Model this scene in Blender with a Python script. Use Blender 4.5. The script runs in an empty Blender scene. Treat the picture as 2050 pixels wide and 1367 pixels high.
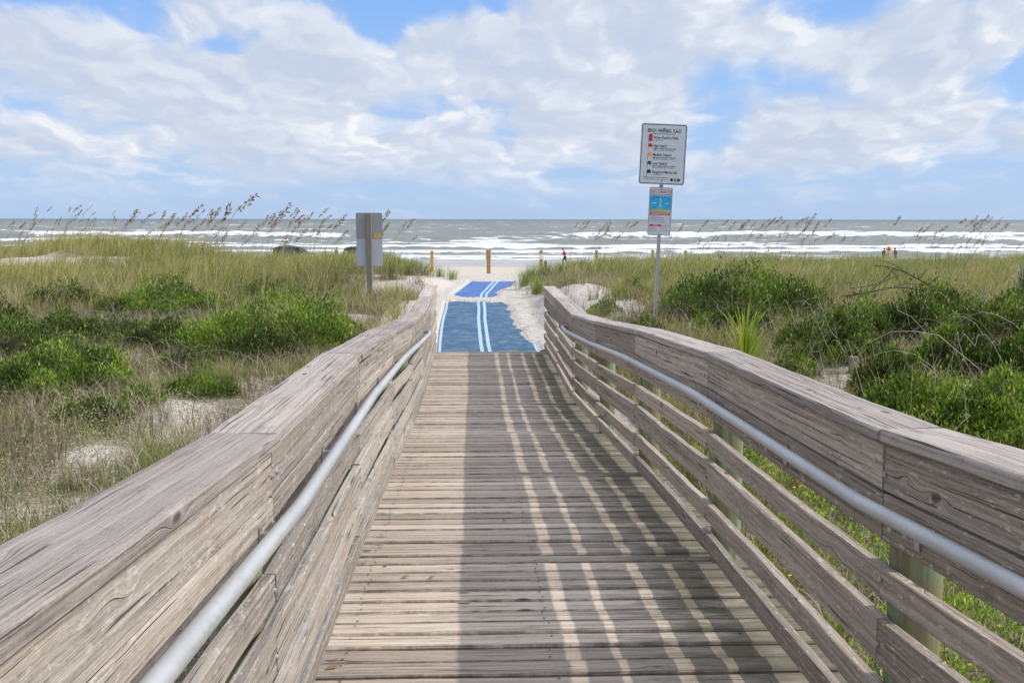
import bpy, bmesh, math, random
import numpy as np
from mathutils import Vector, Matrix
R = math.radians
random.seed(7)
rng = np.random.default_rng(11)
sc = bpy.context.scene
col = sc.collection

# ------------------------------------------------------------------ camera
CAM = Vector((0.0, 0.0, 5.2)); FPX = 2084.0; YAW = math.atan(82 / FPX); PIT = math.atan((683.5 - 438.7) / FPX)
cd = bpy.data.cameras.new("camera"); cam = bpy.data.objects.new("camera", cd); col.objects.link(cam)
cd.sensor_width = 36; cd.lens = 36 * FPX / 2050; cd.clip_start = 0.05; cd.clip_end = 60000
cam.location = CAM
cam.matrix_world = Matrix.Translation(CAM) @ Matrix.Rotation(-YAW, 4, 'Z') @ Matrix.Rotation(math.pi / 2 - PIT, 4, 'X') @ Matrix.Rotation(R(.07), 4, 'Z')
sc.camera = cam

# ------------------------------------------------------------------ light
sc.view_settings.view_transform = 'Standard'; sc.view_settings.look = 'None'
sc.view_settings.exposure = 0.0; sc.view_settings.gamma = 1
SUN = Vector((1.13, -.085, 1.0)).normalized()
sl = bpy.data.lights.new("sun", 'SUN'); so = bpy.data.objects.new("sun", sl); col.objects.link(so)
sl.energy = 3.5; sl.angle = R(.55); sl.color = (1, .955, .885)
so.rotation_euler = SUN.to_track_quat('Z', 'Y').to_euler(); so.location = (20, 0, 30)
wd = bpy.data.worlds.new("World"); sc.world = wd; wd.use_nodes = True
sc.cycles.max_bounces = 6; sc.cycles.diffuse_bounces = 3; sc.cycles.transparent_max_bounces = 6
sc.cycles.sample_clamp_indirect = 6


class NT:
    """tiny node helper"""
    def __init__(s, tree): s.t = tree; s.n = tree.nodes; s.l = tree.links
    def new(s, t, **kw):
        n = s.n.new(t)
        for k, v in kw.items(): setattr(n, k, v)
        return n
    def put(s, sock, v):
        if isinstance(v, bpy.types.NodeSocket): s.l.new(v, sock)
        elif v is not None:
            if isinstance(v, (tuple, list)) and sock.type == 'RGBA' and len(v) == 3: v = (*v, 1)
            sock.default_value = v
    def m(s, op, a, b=None, c=None, clamp=False):
        n = s.new('ShaderNodeMath', operation=op, use_clamp=clamp)
        for i, v in enumerate((a, b, c)):
            if v is not None: s.put(n.inputs[i], v)
        return n.outputs[0]
    def v(s, op, a, b=None):
        n = s.new('ShaderNodeVectorMath', operation=op); s.put(n.inputs[0], a)
        if b is not None: s.put(n.inputs[1] if op != 'SCALE' else n.inputs[3], b)
        return n.outputs[1] if op in ('DOT_PRODUCT', 'LENGTH') else n.outputs[0]
    def xyz(s, x=0., y=0., z=0.):
        n = s.new('ShaderNodeCombineXYZ'); s.put(n.inputs[0], x); s.put(n.inputs[1], y); s.put(n.inputs[2], z); return n.outputs[0]
    def sep(s, v): n = s.new('ShaderNodeSeparateXYZ'); s.put(n.inputs[0], v); return n.outputs
    def noise(s, v, scale, detail=4, rough=.55, dist=0.):
        n = s.new('ShaderNodeTexNoise'); s.put(n.inputs['Vector'], v); s.put(n.inputs['Scale'], scale)
        n.inputs['Detail'].default_value = detail; n.inputs['Roughness'].default_value = rough; n.inputs['Distortion'].default_value = dist
        return n.outputs['Fac']
    def ss(s, x, a, b, lo=0., hi=1.):
        n = s.new('ShaderNodeMapRange', interpolation_type='SMOOTHSTEP')
        for i, v in enumerate((x, a, b, lo, hi)): s.put(n.inputs[i], v)
        return n.outputs[0]
    def mix(s, f, a, b, blend='MIX'):
        n = s.new('ShaderNodeMix', data_type='RGBA', blend_type=blend)
        s.put(n.inputs['Factor'], f); s.put(n.inputs[6], a); s.put(n.inputs[7], b); return n.outputs[2]
    def ramp(s, f, stops):
        n = s.new('ShaderNodeValToRGB'); e = n.color_ramp.elements
        while len(e) < len(stops): e.new(.5)
        for i, (p, c) in enumerate(stops): e[i].position = p; e[i].color = (*c, 1)
        s.put(n.inputs[0], f); return n.outputs[0]
    def bump(s, h, strength=.3, dist=.01):
        n = s.new('ShaderNodeBump'); s.put(n.inputs['Height'], h); n.inputs['Strength'].default_value = strength
        n.inputs['Distance'].default_value = dist; return n.outputs[0]


# ---- world: Nishita sky + procedural cumulus field laid out by direction
W = NT(wd.node_tree); W.n.clear()
sky = W.new('ShaderNodeTexSky', sky_type='NISHITA', sun_disc=False)
sky.sun_elevation = math.asin(SUN.z); sky.sun_rotation = math.atan2(SUN.x, SUN.y)
sky.air_density = 1.0; sky.dust_density = .3; sky.ozone_density = 2.2; sky.altitude = 0
tc = W.new('ShaderNodeTexCoord').outputs['Generated']
dx, dy, dz = W.sep(tc)
az = W.m('ARCTAN2', dx, dy); el = W.m('ARCSINE', dz)
elp = W.m('MAXIMUM', el, 0.0)
inv = W.m('DIVIDE', 1.0, W.m('ADD', elp, .24))
px_ = W.m('MULTIPLY', az, W.m('MULTIPLY', W.m('POWER', inv, .5), 1.55)); py_ = W.m('MULTIPLY', inv, .62)
wp = W.noise(W.xyz(px_, py_, 3.1), 5.0, 4); wq = W.noise(W.xyz(px_, py_, 8.1), 5.0, 4)
px2 = W.m('ADD', px_, W.m('MULTIPLY', W.m('SUBTRACT', wp, .5), .22)); py2 = W.m('ADD', py_, W.m('MULTIPLY', W.m('SUBTRACT', wq, .5), .22))
P0 = W.xyz(px2, py2, 0.4)
# sample nearer the sun (up and to the right) for the lit edges
P1 = W.xyz(W.m('ADD', px2, .022), W.m('SUBTRACT', py2, .034), 0.4)
def dens(P):
    a = W.noise(P, 3.0, 2, .5); b = W.noise(P, 8.5, 9, .51)
    return W.m('ADD', W.m('MULTIPLY', a, .6), W.m('MULTIPLY', b, .4))
def sky_at(px, py):   # photo pixel -> azimuth, elevation
    return math.atan((px - 1025) / FPX) + YAW, math.atan((683.5 - py) / FPX) - PIT
cov = None
for bx, by, rx, ry, amt in [(20, 20, 70, 40, -.2), (120, 15, 90, 25, -.16), (455, 108, 45, 20, -.2), (535, 80, 40, 18, -.16), (770, 40, 40, 60, -.2),
                            (860, 0, 130, 40, -.24), (1520, 140, 110, 45, -.15), (1640, 185, 160, 34, -.12), (1700, 35, 100, 35, -.13), (1600, 10, 180, 25, -.07),
                            (2030, 175, 50, 50, -.14), (1000, 410, 1500, 60, -.05), (1440, 240, 60, 100, -.06),
                            (330, 190, 260, 90, .09), (620, 220, 130, 60, .08), (1060, 130, 220, 120, .1), (1330, 60, 220, 90, .12), (1450, 215, 130, 45, .08),
                            (1830, 110, 130, 70, .14), (1900, 250, 140, 50, .07), (1550, 320, 200, 30, .06), (1700, 270, 90, 30, .06), (210, 300, 120, 30, .05), (420, 320, 70, 20, .05), (560, 60, 150, 50, .06), (150, 120, 180, 60, .06)]:
    a0, e0 = sky_at(bx, by); sx = rx / FPX; sy = ry / FPX
    u = W.m('DIVIDE', W.m('SUBTRACT', az, a0), sx); v = W.m('DIVIDE', W.m('SUBTRACT', el, e0), sy)
    g = W.m('EXPONENT', W.m('MULTIPLY', W.m('ADD', W.m('MULTIPLY', u, u), W.m('MULTIPLY', v, v)), -.7))
    g = W.m('MULTIPLY', g, amt); cov = g if cov is None else W.m('ADD', cov, g)
d0 = dens(P0); d1 = dens(P1)
dc = W.m('ADD', d0, cov)
mask = W.ss(dc, .345, .535)
lit = W.ss(W.m('SUBTRACT', d0, d1), -.055, .08)
edge = W.ss(dc, .45, .66)     # thick middles are greyer
puff = W.ss(W.noise(P0, 4.2, 5, .55), .42, .66)
br = W.m('SUBTRACT', W.m('ADD', W.m('ADD', .16, W.m('MULTIPLY', puff, .35)), W.m('MULTIPLY', lit, .58)), W.m('MULTIPLY', edge, .15), clamp=True)
cc = W.ramp(br, [(0, (5.2, 5.9, 7.3)), (.45, (6.2, 6.75, 7.75)), (.75, (7.1, 7.5, 8.4)), (1, (8.8, 8.9, 9.0))])
skyc = W.mix(1.0, sky.outputs[0], (.80, .90, 1.12), 'MULTIPLY')
blue = W.ramp(W.m('DIVIDE', elp, .22), [(0, (4.1, 5.7, 8.3)), (.3, (4.0, 5.8, 8.8)), (.6, (3.4, 5.5, 9.1)), (1, (2.3, 4.6, 9.2))])
skyc = W.mix(.85, skyc, blue)
hz = W.ss(elp, .0, .07, .10, .96)
# unseen clouds overhead and around the sun get added brightness to lift the shade
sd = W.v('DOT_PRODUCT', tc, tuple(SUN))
fill_gain = W.m('ADD', W.m('ADD', 1.0, W.m('MULTIPLY', W.ss(elp, .25, .8), .5)), W.m('MULTIPLY', W.ss(sd, .45, .98), 1.6))
cc = W.mix(1.0, cc, W.xyz(fill_gain, fill_gain, fill_gain), 'MULTIPLY')
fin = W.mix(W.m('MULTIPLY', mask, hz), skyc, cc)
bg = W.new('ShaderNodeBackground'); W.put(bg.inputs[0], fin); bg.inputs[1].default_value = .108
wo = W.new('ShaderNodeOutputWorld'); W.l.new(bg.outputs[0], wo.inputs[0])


# ------------------------------------------------------------------ helpers
def tag(o, label=None, cat=None, group=None, kind=None):
    if label: o['label'] = label
    if cat: o['category'] = cat
    if group: o['group'] = group
    if kind: o['kind'] = kind
    return o
def link(name, me, mat=None, parent=None, loc=None):
    o = bpy.data.objects.new(name, me); col.objects.link(o)
    if mat is not None:
        for m_ in (mat if isinstance(mat, (list, tuple)) else [mat]): me.materials.append(m_)
    if parent is not None: o.parent = parent
    if loc is not None: o.location = loc
    return o
def empty(name, loc=(0, 0, 0), rz=0):
    o = bpy.data.objects.new(name, None); col.objects.link(o); o.location = loc; o.rotation_euler = (0, 0, rz); o.empty_display_size = .1
    return o
def copy_tree(o, parent=None):
    c = o.copy(); col.objects.link(c); c.parent = parent
    for ch in o.children: copy_tree(ch, c)
    return c
def np_mesh(name, V, F, attrs=None, smooth=False, uv=None, mi=None):
    V = np.asarray(V, dtype=np.float32).reshape(-1, 3); F = np.asarray(F, dtype=np.int32); k = F.shape[1]
    me = bpy.data.meshes.new(name)
    me.vertices.add(len(V)); me.vertices.foreach_set('co', V.ravel())
    me.loops.add(F.size); me.loops.foreach_set('vertex_index', F.ravel())
    me.polygons.add(len(F)); me.polygons.foreach_set('loop_start', np.arange(0, F.size, k, dtype=np.int32))
    me.polygons.foreach_set('use_smooth', np.full(len(F), bool(smooth)))
    if mi is not None: me.polygons.foreach_set('material_index', np.asarray(mi, dtype=np.int32))
    me.update(calc_edges=True); me.validate()
    for n, a in (attrs or {}).items():
        at = me.attributes.new(n, 'FLOAT', 'POINT'); at.data.foreach_set('value', np.asarray(a, dtype=np.float32).ravel())
    if uv is not None:
        l = me.uv_layers.new(name='UVMap'); l.data.foreach_set('uv', np.asarray(uv, dtype=np.float32).ravel())
    return me
def hsh(ix, iy, seed):
    h = (ix.astype(np.int64) * 374761393 + iy.astype(np.int64) * 668265263 + seed * 982451653) & 0xffffffff
    h = ((h ^ (h >> 13)) * 1274126177) & 0xffffffff
    return ((h ^ (h >> 16)) & 0xffff) / 65535.0
def vnoise(x, y, seed=0):
    x = np.asarray(x, float); y = np.asarray(y, float); ix = np.floor(x); iy = np.floor(y); fx = x - ix; fy = y - iy
    fx = fx * fx * (3 - 2 * fx); fy = fy * fy * (3 - 2 * fy)
    a = hsh(ix, iy, seed); b = hsh(ix + 1, iy, seed); c = hsh(ix, iy + 1, seed); d = hsh(ix + 1, iy + 1, seed)
    return (a * (1 - fx) + b * fx) * (1 - fy) + (c * (1 - fx) + d * fx) * fy
def fbm(x, y, o=4, seed=0):
    s = 0; a = .5; t = 0
    for i in range(o): s = s + a * vnoise(x, y, seed + i * 17); t += a; a *= .5; x = np.asarray(x) * 2.03 + 11.3; y = np.asarray(y) * 2.03 + 7.1
    return s / t
def sstep(x, a, b): t = np.clip((np.asarray(x, float) - a) / (b - a), 0, 1); return t * t * (3 - 2 * t)

# materials ---------------------------------------------------------
def material(name, rough=.6, spec=.3, metal=0.):
    m = bpy.data.materials.new(name); m.use_nodes = True; T = NT(m.node_tree); b = T.n['Principled BSDF']
    b.inputs['Roughness'].default_value = rough; b.inputs['Specular IOR Level'].default_value = spec; b.inputs['Metallic'].default_value = metal
    return m, T, b
def plain(name, c, rough=.6, spec=.3, metal=0., var=.15, sc_=12):
    m, T, b = material(name, rough, spec, metal)
    g = T.new('ShaderNodeTexCoord').outputs['Object']; n = T.noise(g, sc_, 5)
    k = T.ss(n, .3, .7); T.put(b.inputs['Base Color'], T.mix(k, tuple(x * (1 - var) for x in c), tuple(min(1, x * (1 + var)) for x in c)))
    return m
def wood(name, light, mid, dark, fleck=0., algae=0., moss=False, seam=False, warm=(.33, .24, .15), warmth=.25, flip=False, pale=.5):
    """weathered softwood; UV runs in metres, u along the grain; rnd differs from board to board"""
    m, T, b = material(name, .82, .22)
    uv = T.new('ShaderNodeUVMap').outputs[0]; u, v, _ = T.sep(uv)
    rnd = T.new('ShaderNodeAttribute', attribute_name='rnd').outputs['Fac']
    off = T.m('MULTIPLY', rnd, 57.3)
    # knots bend the grain
    kc = T.xyz(T.m('ADD', T.m('MULTIPLY', u, 1.5), off), T.m('MULTIPLY', v, 5.), off)
    vo = T.new('ShaderNodeTexVoronoi'); T.put(vo.inputs['Vector'], kc); vo.inputs['Scale'].default_value = 1.6; vo.inputs['Randomness'].default_value = 1
    kd = vo.outputs['Distance']
    swirl = T.m('EXPONENT', T.m('MULTIPLY', T.m('MULTIPLY', kd, kd), -60))
    wob = T.noise(T.xyz(T.m('ADD', T.m('MULTIPLY', u, 1.1), off), T.m('MULTIPLY', v, 5), off), 1.0, 3)
    vv = T.m('ADD', v, T.m('ADD', T.m('MULTIPLY', swirl, .03), T.m('MULTIPLY', wob, .018)))
    ring = T.noise(T.xyz(T.m('MULTIPLY', u, .45), T.m('MULTIPLY', vv, 75), off), 1.0, 3, .6)
    fine = T.noise(T.xyz(T.m('MULTIPLY', u, 5), T.m('MULTIPLY', vv, 330), off), 1.0, 3, .6)
    crack = T.noise(T.xyz(T.m('MULTIPLY', u, 1.7), T.m('MULTIPLY', vv, 120), T.m('ADD', off, 5.)), 1.0, 2, .5)
    big = T.noise(T.xyz(T.m('ADD', T.m('MULTIPLY', u, 1.6), off), T.m('MULTIPLY', v, 7), off), 1.0, 5, .6)
    spk = T.noise(T.xyz(T.m('MULTIPLY', u, 60), T.m('MULTIPLY', vv, 260), off), 1.0, 3, .7)
    stain = T.noise(T.xyz(T.m('ADD', T.m('MULTIPLY', u, 3.5), off), T.m('MULTIPLY', v, 14), off), 1.0, 6, .65)
    g = T.m('ADD', T.m('ADD', T.m('MULTIPLY', ring, .42), T.m('MULTIPLY', fine, .36)), T.m('MULTIPLY', spk, .22))
    c = T.ramp(g, [(.36, dark), (.47, mid), (.58, light)])
    c = T.mix(T.ss(big, .35, .75, 0, pale), c, light)
    c = T.mix(T.m('MULTIPLY', T.ss(T.noise(T.xyz(T.m('ADD', u, off), T.m('MULTIPLY', v, 3), 2.), 2.1, 4), .5, .72), warmth), c, warm)
    bv = T.m('ADD', .72, T.m('MULTIPLY', T.m('FRACT', T.m('MULTIPLY', rnd, 7.7)), .52))
    c = T.mix(1., c, T.xyz(bv, bv, bv), 'MULTIPLY')
    c = T.mix(T.ss(stain, .55, .74, 0, .55), c, tuple(x * .8 for x in dark))
    c = T.mix(T.ss(crack, .63, .68, 0, .8), c, tuple(x * .35 for x in dark))
    knot = T.ss(kd, .045, .10, .9, 0)
    c = T.mix(knot, c, (.085, .055, .04))
    if fleck:
        f = T.noise(T.xyz(T.m('ADD', T.m('MULTIPLY', u, 17), off), T.m('MULTIPLY', v, 60), off), 1., 5, .68)
        c = T.mix(T.ss(f, .575, .64, 0, fleck), c, (.56, .53, .49))
    if algae:
        gn = T.noise(T.xyz(u, T.m('MULTIPLY', v, 3), off), 1.8, 5)
        c = T.mix(T.ss(gn, .48, .72, 0, algae), c, (.17, .17, .09))
    if seam:   # grime gathered along both long edges of every plank
        e = T.m('SUBTRACT', .0555, T.m('ABSOLUTE', T.m('SUBTRACT', v, .2103)))
        en = T.noise(T.xyz(T.m('ADD', T.m('MULTIPLY', u, 4), off), off, 0.), 2., 5, .7)
        c = T.mix(T.m('MULTIPLY', T.ss(e, .001, .011, 1, 0), T.ss(en, .3, .68, .0, .8)), c, (.075, .06, .045))
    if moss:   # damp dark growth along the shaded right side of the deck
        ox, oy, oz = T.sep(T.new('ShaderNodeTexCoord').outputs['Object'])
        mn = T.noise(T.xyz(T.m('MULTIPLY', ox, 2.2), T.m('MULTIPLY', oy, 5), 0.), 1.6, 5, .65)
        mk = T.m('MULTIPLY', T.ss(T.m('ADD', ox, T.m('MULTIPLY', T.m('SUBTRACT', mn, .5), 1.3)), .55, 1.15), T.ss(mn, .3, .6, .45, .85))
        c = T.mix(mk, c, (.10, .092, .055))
    T.put(b.inputs['Base Color'], c)
    h = T.m('SUBTRACT', T.m('ADD', T.m('MULTIPLY', ring, .8), T.m('MULTIPLY', fine, .5)), T.ss(crack, .64, .74))
    T.put(b.inputs['Normal'], T.bump(h, .55, .004))
    return m
M_cap = wood('weathered_cap_wood', (.45, .385, .335), (.28, .235, .20), (.095, .075, .06), warmth=.15, pale=.5)
M_rail = wood('weathered_rail_wood', (.42, .365, .305), (.26, .218, .178), (.095, .075, .06), fleck=.5, warm=(.36, .27, .17), warmth=.3, pale=.45)
M_rail_r = wood('shaded_side_rail_wood', (.45, .37, .295), (.28, .22, .17), (.10, .078, .058), fleck=.6, warmth=.15, pale=.35)
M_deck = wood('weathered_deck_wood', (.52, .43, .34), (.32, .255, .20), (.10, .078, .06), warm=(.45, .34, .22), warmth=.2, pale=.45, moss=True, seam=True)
M_deck2 = wood('weathered_deck_edge_wood', (.5, .46, .40), (.36, .31, .26), (.17, .14, .12), algae=.5)
M_frame = wood('deck_frame_wood', (.3, .26, .2), (.22, .18, .13), (.12, .1, .07), algae=.6)
def post_mat():
    m, T, b = material('treated_green_post', .7, .25)
    p = T.new('ShaderNodeTexCoord').outputs['Object']; x, y, z = T.sep(p)
    g = T.noise(T.xyz(T.m('MULTIPLY', x, 40), T.m('MULTIPLY', y, 40), T.m('MULTIPLY', z, 2.)), 1., 4)
    h = T.noise(p, 3.0, 4)
    c = T.mix(T.ss(g, .35, .65), (.15, .17, .085), (.24, .33, .20))
    c = T.mix(T.ss(h, .42, .62, 0, .8), c, (.20, .155, .08))
    T.put(b.inputs['Base Color'], c); T.put(b.inputs['Normal'], T.bump(g, .3, .006)); return m
M_post = post_mat()
def galv():
    m, T, b = material('galvanised_pipe', .45, .5, .35)
    p = T.new('ShaderNodeTexCoord').outputs['Object']
    n = T.noise(p, 3, 3); k = T.noise(p, 90, 3)
    T.put(b.inputs['Base Color'], T.mix(T.ss(T.noise(p, 2.5, 5, .6), .35, .65), (.41, .405, .39), (.48, .475, .46)))
    T.put(b.inputs['Roughness'], T.ss(k, .3, .7, .32, .55)); return m
M_pipe = galv()
M_bolt = plain('galvanised_bolt', (.42, .42, .41), .45, .5, .7)
M_rust = plain('dark_screw', (.06, .05, .045), .6, .3, .4)


# ------------------------------------------------------------------ terrain
CTRL = np.array([(0, -6, 2.6), (0, 2, 2.55), (0, 6, 2.55), (0, 10, 2.6), (0, 13, 2.75), (0, 15.2, 2.95), (.2, 16.8, 3.06), (.2, 18.7, 3.2), (.2, 23, 3.36), (.35, 26.4, 3.3), (.7, 31, 3.33),
    (1, 34, 3.27), (1, 38, 3.05), (1, 42, 2.83), (.9, 50, 2.54),
    (-2, 4, 2.6), (-4, 8.5, 2.8), (-3, 14, 2.9), (-2.6, 11, 2.8), (-6, 6, 2.8), (-8, 12, 2.95), (-5.5, 13, 2.95), (-2.3, 15.5, 3.0), (-1.6, 18, 3.15), (-2.1, 20, 3.33), (-2.4, 24, 3.15),
    (-4, 22, 3.1), (-1.35, 22.5, 3.42), (-2.2, 28, 3.72), (-1.3, 30, 3.5), (-3.4, 29, 3.7), (-6, 28, 3.3), (-10, 30, 3.35), (-14, 30, 3.3), (-20, 30, 3.4), (-14.3, 40, 4.12), (-12, 39, 3.9), (-17, 39, 3.7), (-22, 38, 3.5),
    (-8, 38, 3.35), (-5, 38, 3.3), (-3, 40, 3.1), (-8, 20, 3.1), (-12, 20, 3.1), (-12, 8, 2.9), (-16, 14, 3.0), (-20, 46, 3.1), (-10, 48, 2.9), (-30, 35, 3.4), (-30, 20, 3.2),
    (1.75, 17, 3.25), (1.25, 15.4, 2.88), (1.2, 16.45, 2.98), (1.5, 14, 2.8), (-.6, 16.4, 2.98), (1.65, 20, 3.5), (1.7, 23, 3.5), (2.4, 22, 3.8), (2.6, 19.5, 3.72), (2.7, 16, 3.55), (3.4, 17.5, 3.6), (3.3, 14, 3.3), (2, 12, 2.95), (2.2, 6, 2.65), (3, 3, 2.6), (4, 8, 2.85), (5.3, 10, 3.2), (8, 10, 3.4), (3.6, 6, 2.75), (6.5, 12, 3.4), (10, 16, 3.5), (8, 14, 3.5),
    (5.6, 14.5, 3.3), (4.4, 20, 3.4), (8, 20, 3.3), (12, 20, 3.25), (2.2, 27, 3.55), (3.4, 29, 3.6), (6, 33, 3.35), (12, 34, 3.3), (20, 34, 3.3), (2.6, 33, 3.5), (2.9, 38, 3.25), (6, 42, 3.1), (15, 42, 3.1), (25, 42, 3.1), (28, 34, 3.3), (8, 48, 2.8), (20, 48, 2.8), (20, 14, 3.1), (12, 5, 2.9), (30, 20, 3.2)])
BY = [40, 50, 65, 80, 100, 120, 134, 160, 220]; BZ = [2.85, 2.54, 1.95, 1.35, .72, .3, 0.02, -.5, -1.5]
def ground(x, y, detail=True):
    x = np.asarray(x, float); y = np.asarray(y, float); sh = x.shape; X = x.ravel(); Y = y.ravel(); out = np.empty(len(X))
    for i in range(0, len(X), 40000):
        xs = X[i:i + 40000, None]; ys = Y[i:i + 40000, None]
        d2 = (xs - CTRL[None, :, 0]) ** 2 + ((ys - CTRL[None, :, 1]) * .8) ** 2 + .12
        sig = 1.2 + ys * .02
        w = 1 / d2 ** 1.9; out[i:i + 40000] = (w * CTRL[None, :, 2]).sum(1) / w.sum(1)
    z = out
    hw = path_half(X, Y)
    rough = np.clip((hw - .2) / .8, 0, 1)
    if detail:
        z = z + rough * ((fbm(X * .55, Y * .55, 3, 5) - .5) * .34 + (fbm(X * 2.3, Y * 2.3, 3, 9) - .5) * .07)
    b = np.interp(Y, BY, BZ) + (fbm(X * .2, Y * .2, 3, 3) - .5) * .06
    t = sstep(Y + (fbm(X * .1, Y * .1, 2, 31) - .5) * 6 * (hw > 1), 46, 60)
    return (z * (1 - t) + b * t).reshape(sh)
def path_x(y): return np.interp(y, [0, 16.4, 18.7, 23, 26.4, 31, 34, 50], [.3, .24, .2, .22, .34, .72, .9, .9])
def path_half(x, y):   # distance outside the walking corridor
    y = np.asarray(y, float); half = np.interp(y, [0, 16, 18, 24, 30, 36, 50], [1.6, 1.45, 1.35, 1.35, 1.5, 2.2, 3.5]); return np.abs(np.asarray(x) - path_x(y)) - half
def gz(x, y): return float(ground(np.array([x]), np.array([y]))[0])
def at(px, py, Y):
    """world point seen at a photo pixel, at distance Y along the walk"""
    F = Vector((math.sin(YAW) * math.cos(PIT), math.cos(YAW) * math.cos(PIT), -math.sin(PIT))); Rr = Vector((math.cos(YAW), -math.sin(YAW), 0)); U = Rr.cross(F)
    d = F + Rr * ((px - 1025) / FPX) - U * ((py - 683.5) / FPX); return CAM + d * (Y / d.y)

def sand_patches(x, y):
    """0..1 where the sand lies bare"""
    s = np.zeros_like(np.asarray(x, float))
    for cx_, cy_, rx, ry in [(-3.3, 12.6, 1.15, 2.6), (-2.25, 19.6, .6, .9), (2.35, 20.5, 1.1, 3.6), (3.3, 17.5, .9, 1.6), (-14.5, 36, 3.6, 1.3), (-18, 35, 3, 1.2), (-3.4, 11.9, .8, 1.1), (-3.75, 10.4, .8, 1.0), (-3.6, 8.8, .8, 1.0), (4.3, 12.6, 1.0, 1.6),
                             (-1.8, 29, 1.3, 2.2), (2.6, 25.5, 1.2, 2.2), (6.0, 15.4, .9, 1.2), (-6.4, 10.2, 1.2, 1.0), (-1.9, 26, .8, 1.5)]:
        s = np.maximum(s, np.exp(-(((x - cx_) / rx) ** 2 + ((y - cy_) / ry) ** 2) * .9))
    s = np.maximum(s, 1 - sstep(path_half(x, y), -.1, .5))
    return s

xs = np.concatenate([np.linspace(-400, -34, 26)[:-1], np.linspace(-34, -6, 90)[:-1], np.linspace(-6, 6, 190)[:-1], np.linspace(6, 34, 90)[:-1], np.linspace(34, 400, 26)])
ys = np.concatenate([np.linspace(-12, 2, 18)[:-1], np.linspace(2, 36, 330)[:-1], np.linspace(36, 62, 110)[:-1], np.linspace(62, 222, 90)])
GX, GY = np.meshgrid(xs, ys)
GZ = ground(GX, GY)
corr = (path_half(GX, GY) < .05) & (GY > 16.2) & (GY < 34.5)
GZ = np.where(corr, np.minimum(GZ, np.interp(GY, [16.35, 16.8, 18.7, 23, 26.4, 31, 33, 34.5], [3.075, 3.095, 3.215, 3.372, 3.33, 3.345, 3.30, 3.24])) - .07, GZ)
def grid_faces(ny, nx):
    i = np.arange(ny - 1)[:, None] * nx + np.arange(nx - 1)[None, :]
    return np.stack([i, i + 1, i + nx + 1, i + nx], -1).reshape(-1, 4)
bare = sand_patches(GX, GY) * np.where((GY < 16) & (np.abs(GX) > 1.8), .62, 1.0) + (fbm(GX * 1.3, GY * 1.3, 4, 77) - .5) * 1.0
bare = np.where(GY > 48, 1.0, bare)
wet = sstep(GY + (fbm(GX * .05, GY * .3, 3, 8) - .5) * 16, 84, 100)
tan = sstep(GY + (fbm(GX * .15, GY * .2, 3, 13) - .5) * 6, 50, 56) * (1 - sstep(GY + (fbm(GX * .1, GY * .2, 3, 14) - .5) * 14, 64, 80))
tan = tan * np.exp(-((GX - 2.2) / 4.5) ** 2)
me = np_mesh('ground', np.stack([GX, GY, GZ], -1), grid_faces(len(ys), len(xs)), {'bare': np.clip(bare, 0, 1), 'wet': wet, 'tan': tan}, True)
def sand_nodes(T, b, litter=True):
    p = T.new('ShaderNodeTexCoord').outputs['Object']
    n1 = T.noise(p, 1.3, 5); n2 = T.noise(p, 22, 5, .65); n3 = T.noise(p, 150, 3, .7)
    c = T.mix(T.ss(n2, .35, .7), (.44, .385, .325), (.56, .50, .435))
    c = T.mix(T.ss(n3, .60, .75, 0, .35), c, (.34, .28, .22))
    if litter:
        at_ = lambda k: T.new('ShaderNodeAttribute', attribute_name=k).outputs['Fac']
        l1 = T.noise(T.v('MULTIPLY', p, (1, 2.2, 1)), 26, 6, .7)
        lit = T.ramp(l1, [(.32, (.05, .04, .028)), (.46, (.16, .125, .085)), (.56, (.27, .22, .15)), (.68, (.44, .37, .28))])
        lit = T.mix(T.ss(T.noise(p, 3.5, 5), .48, .62, 0, .6), lit, (.09, .11, .04))
        c = T.mix(T.ss(T.m('ADD', at_('bare'), T.m('MULTIPLY', T.m('SUBTRACT', n2, .5), 1.1)), .38, .80), lit, c)
        c = T.mix(T.m('MULTIPLY', at_('tan'), .75), c, (.58, .43, .30))
        wl = T.noise(T.v('MULTIPLY', p, (.05, .9, 1)), 1., 6, .7)
        c = T.mix(T.m('MULTIPLY', at_('wet'), .8), c, T.mix(T.ss(wl, .4, .62), (.25, .245, .235), (.44, .425, .40)))
        T.put(b.inputs['Roughness'], T.m('SUBTRACT', .95, T.m('MULTIPLY', at_('wet'), .45)))
    T.put(b.inputs['Base Color'], c)
    h = T.m('ADD', T.m('MULTIPLY', n2, 1.0), T.m('MULTIPLY', n3, .35))
    h = T.m('ADD', h, T.m('MULTIPLY', T.noise(p, 5.5, 3), 2.6))
    ft = T.new('ShaderNodeTexVoronoi', feature='SMOOTH_F1'); T.put(ft.inputs['Vector'], T.v('ADD', p, T.xyz(T.m('MULTIPLY', n1, .4), 0., 0.))); ft.inputs['Scale'].default_value = 3.4
    h = T.m('ADD', h, T.ss(ft.outputs['Distance'], .1, .42, 0, 1.6))
    T.put(b.inputs['Normal'], T.bump(h, .7, .03))
M_sand, T_, b_ = material('dune_sand', .95, .1); sand_nodes(T_, b_)
tag(link('ground', me, M_sand), kind='structure')

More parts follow.
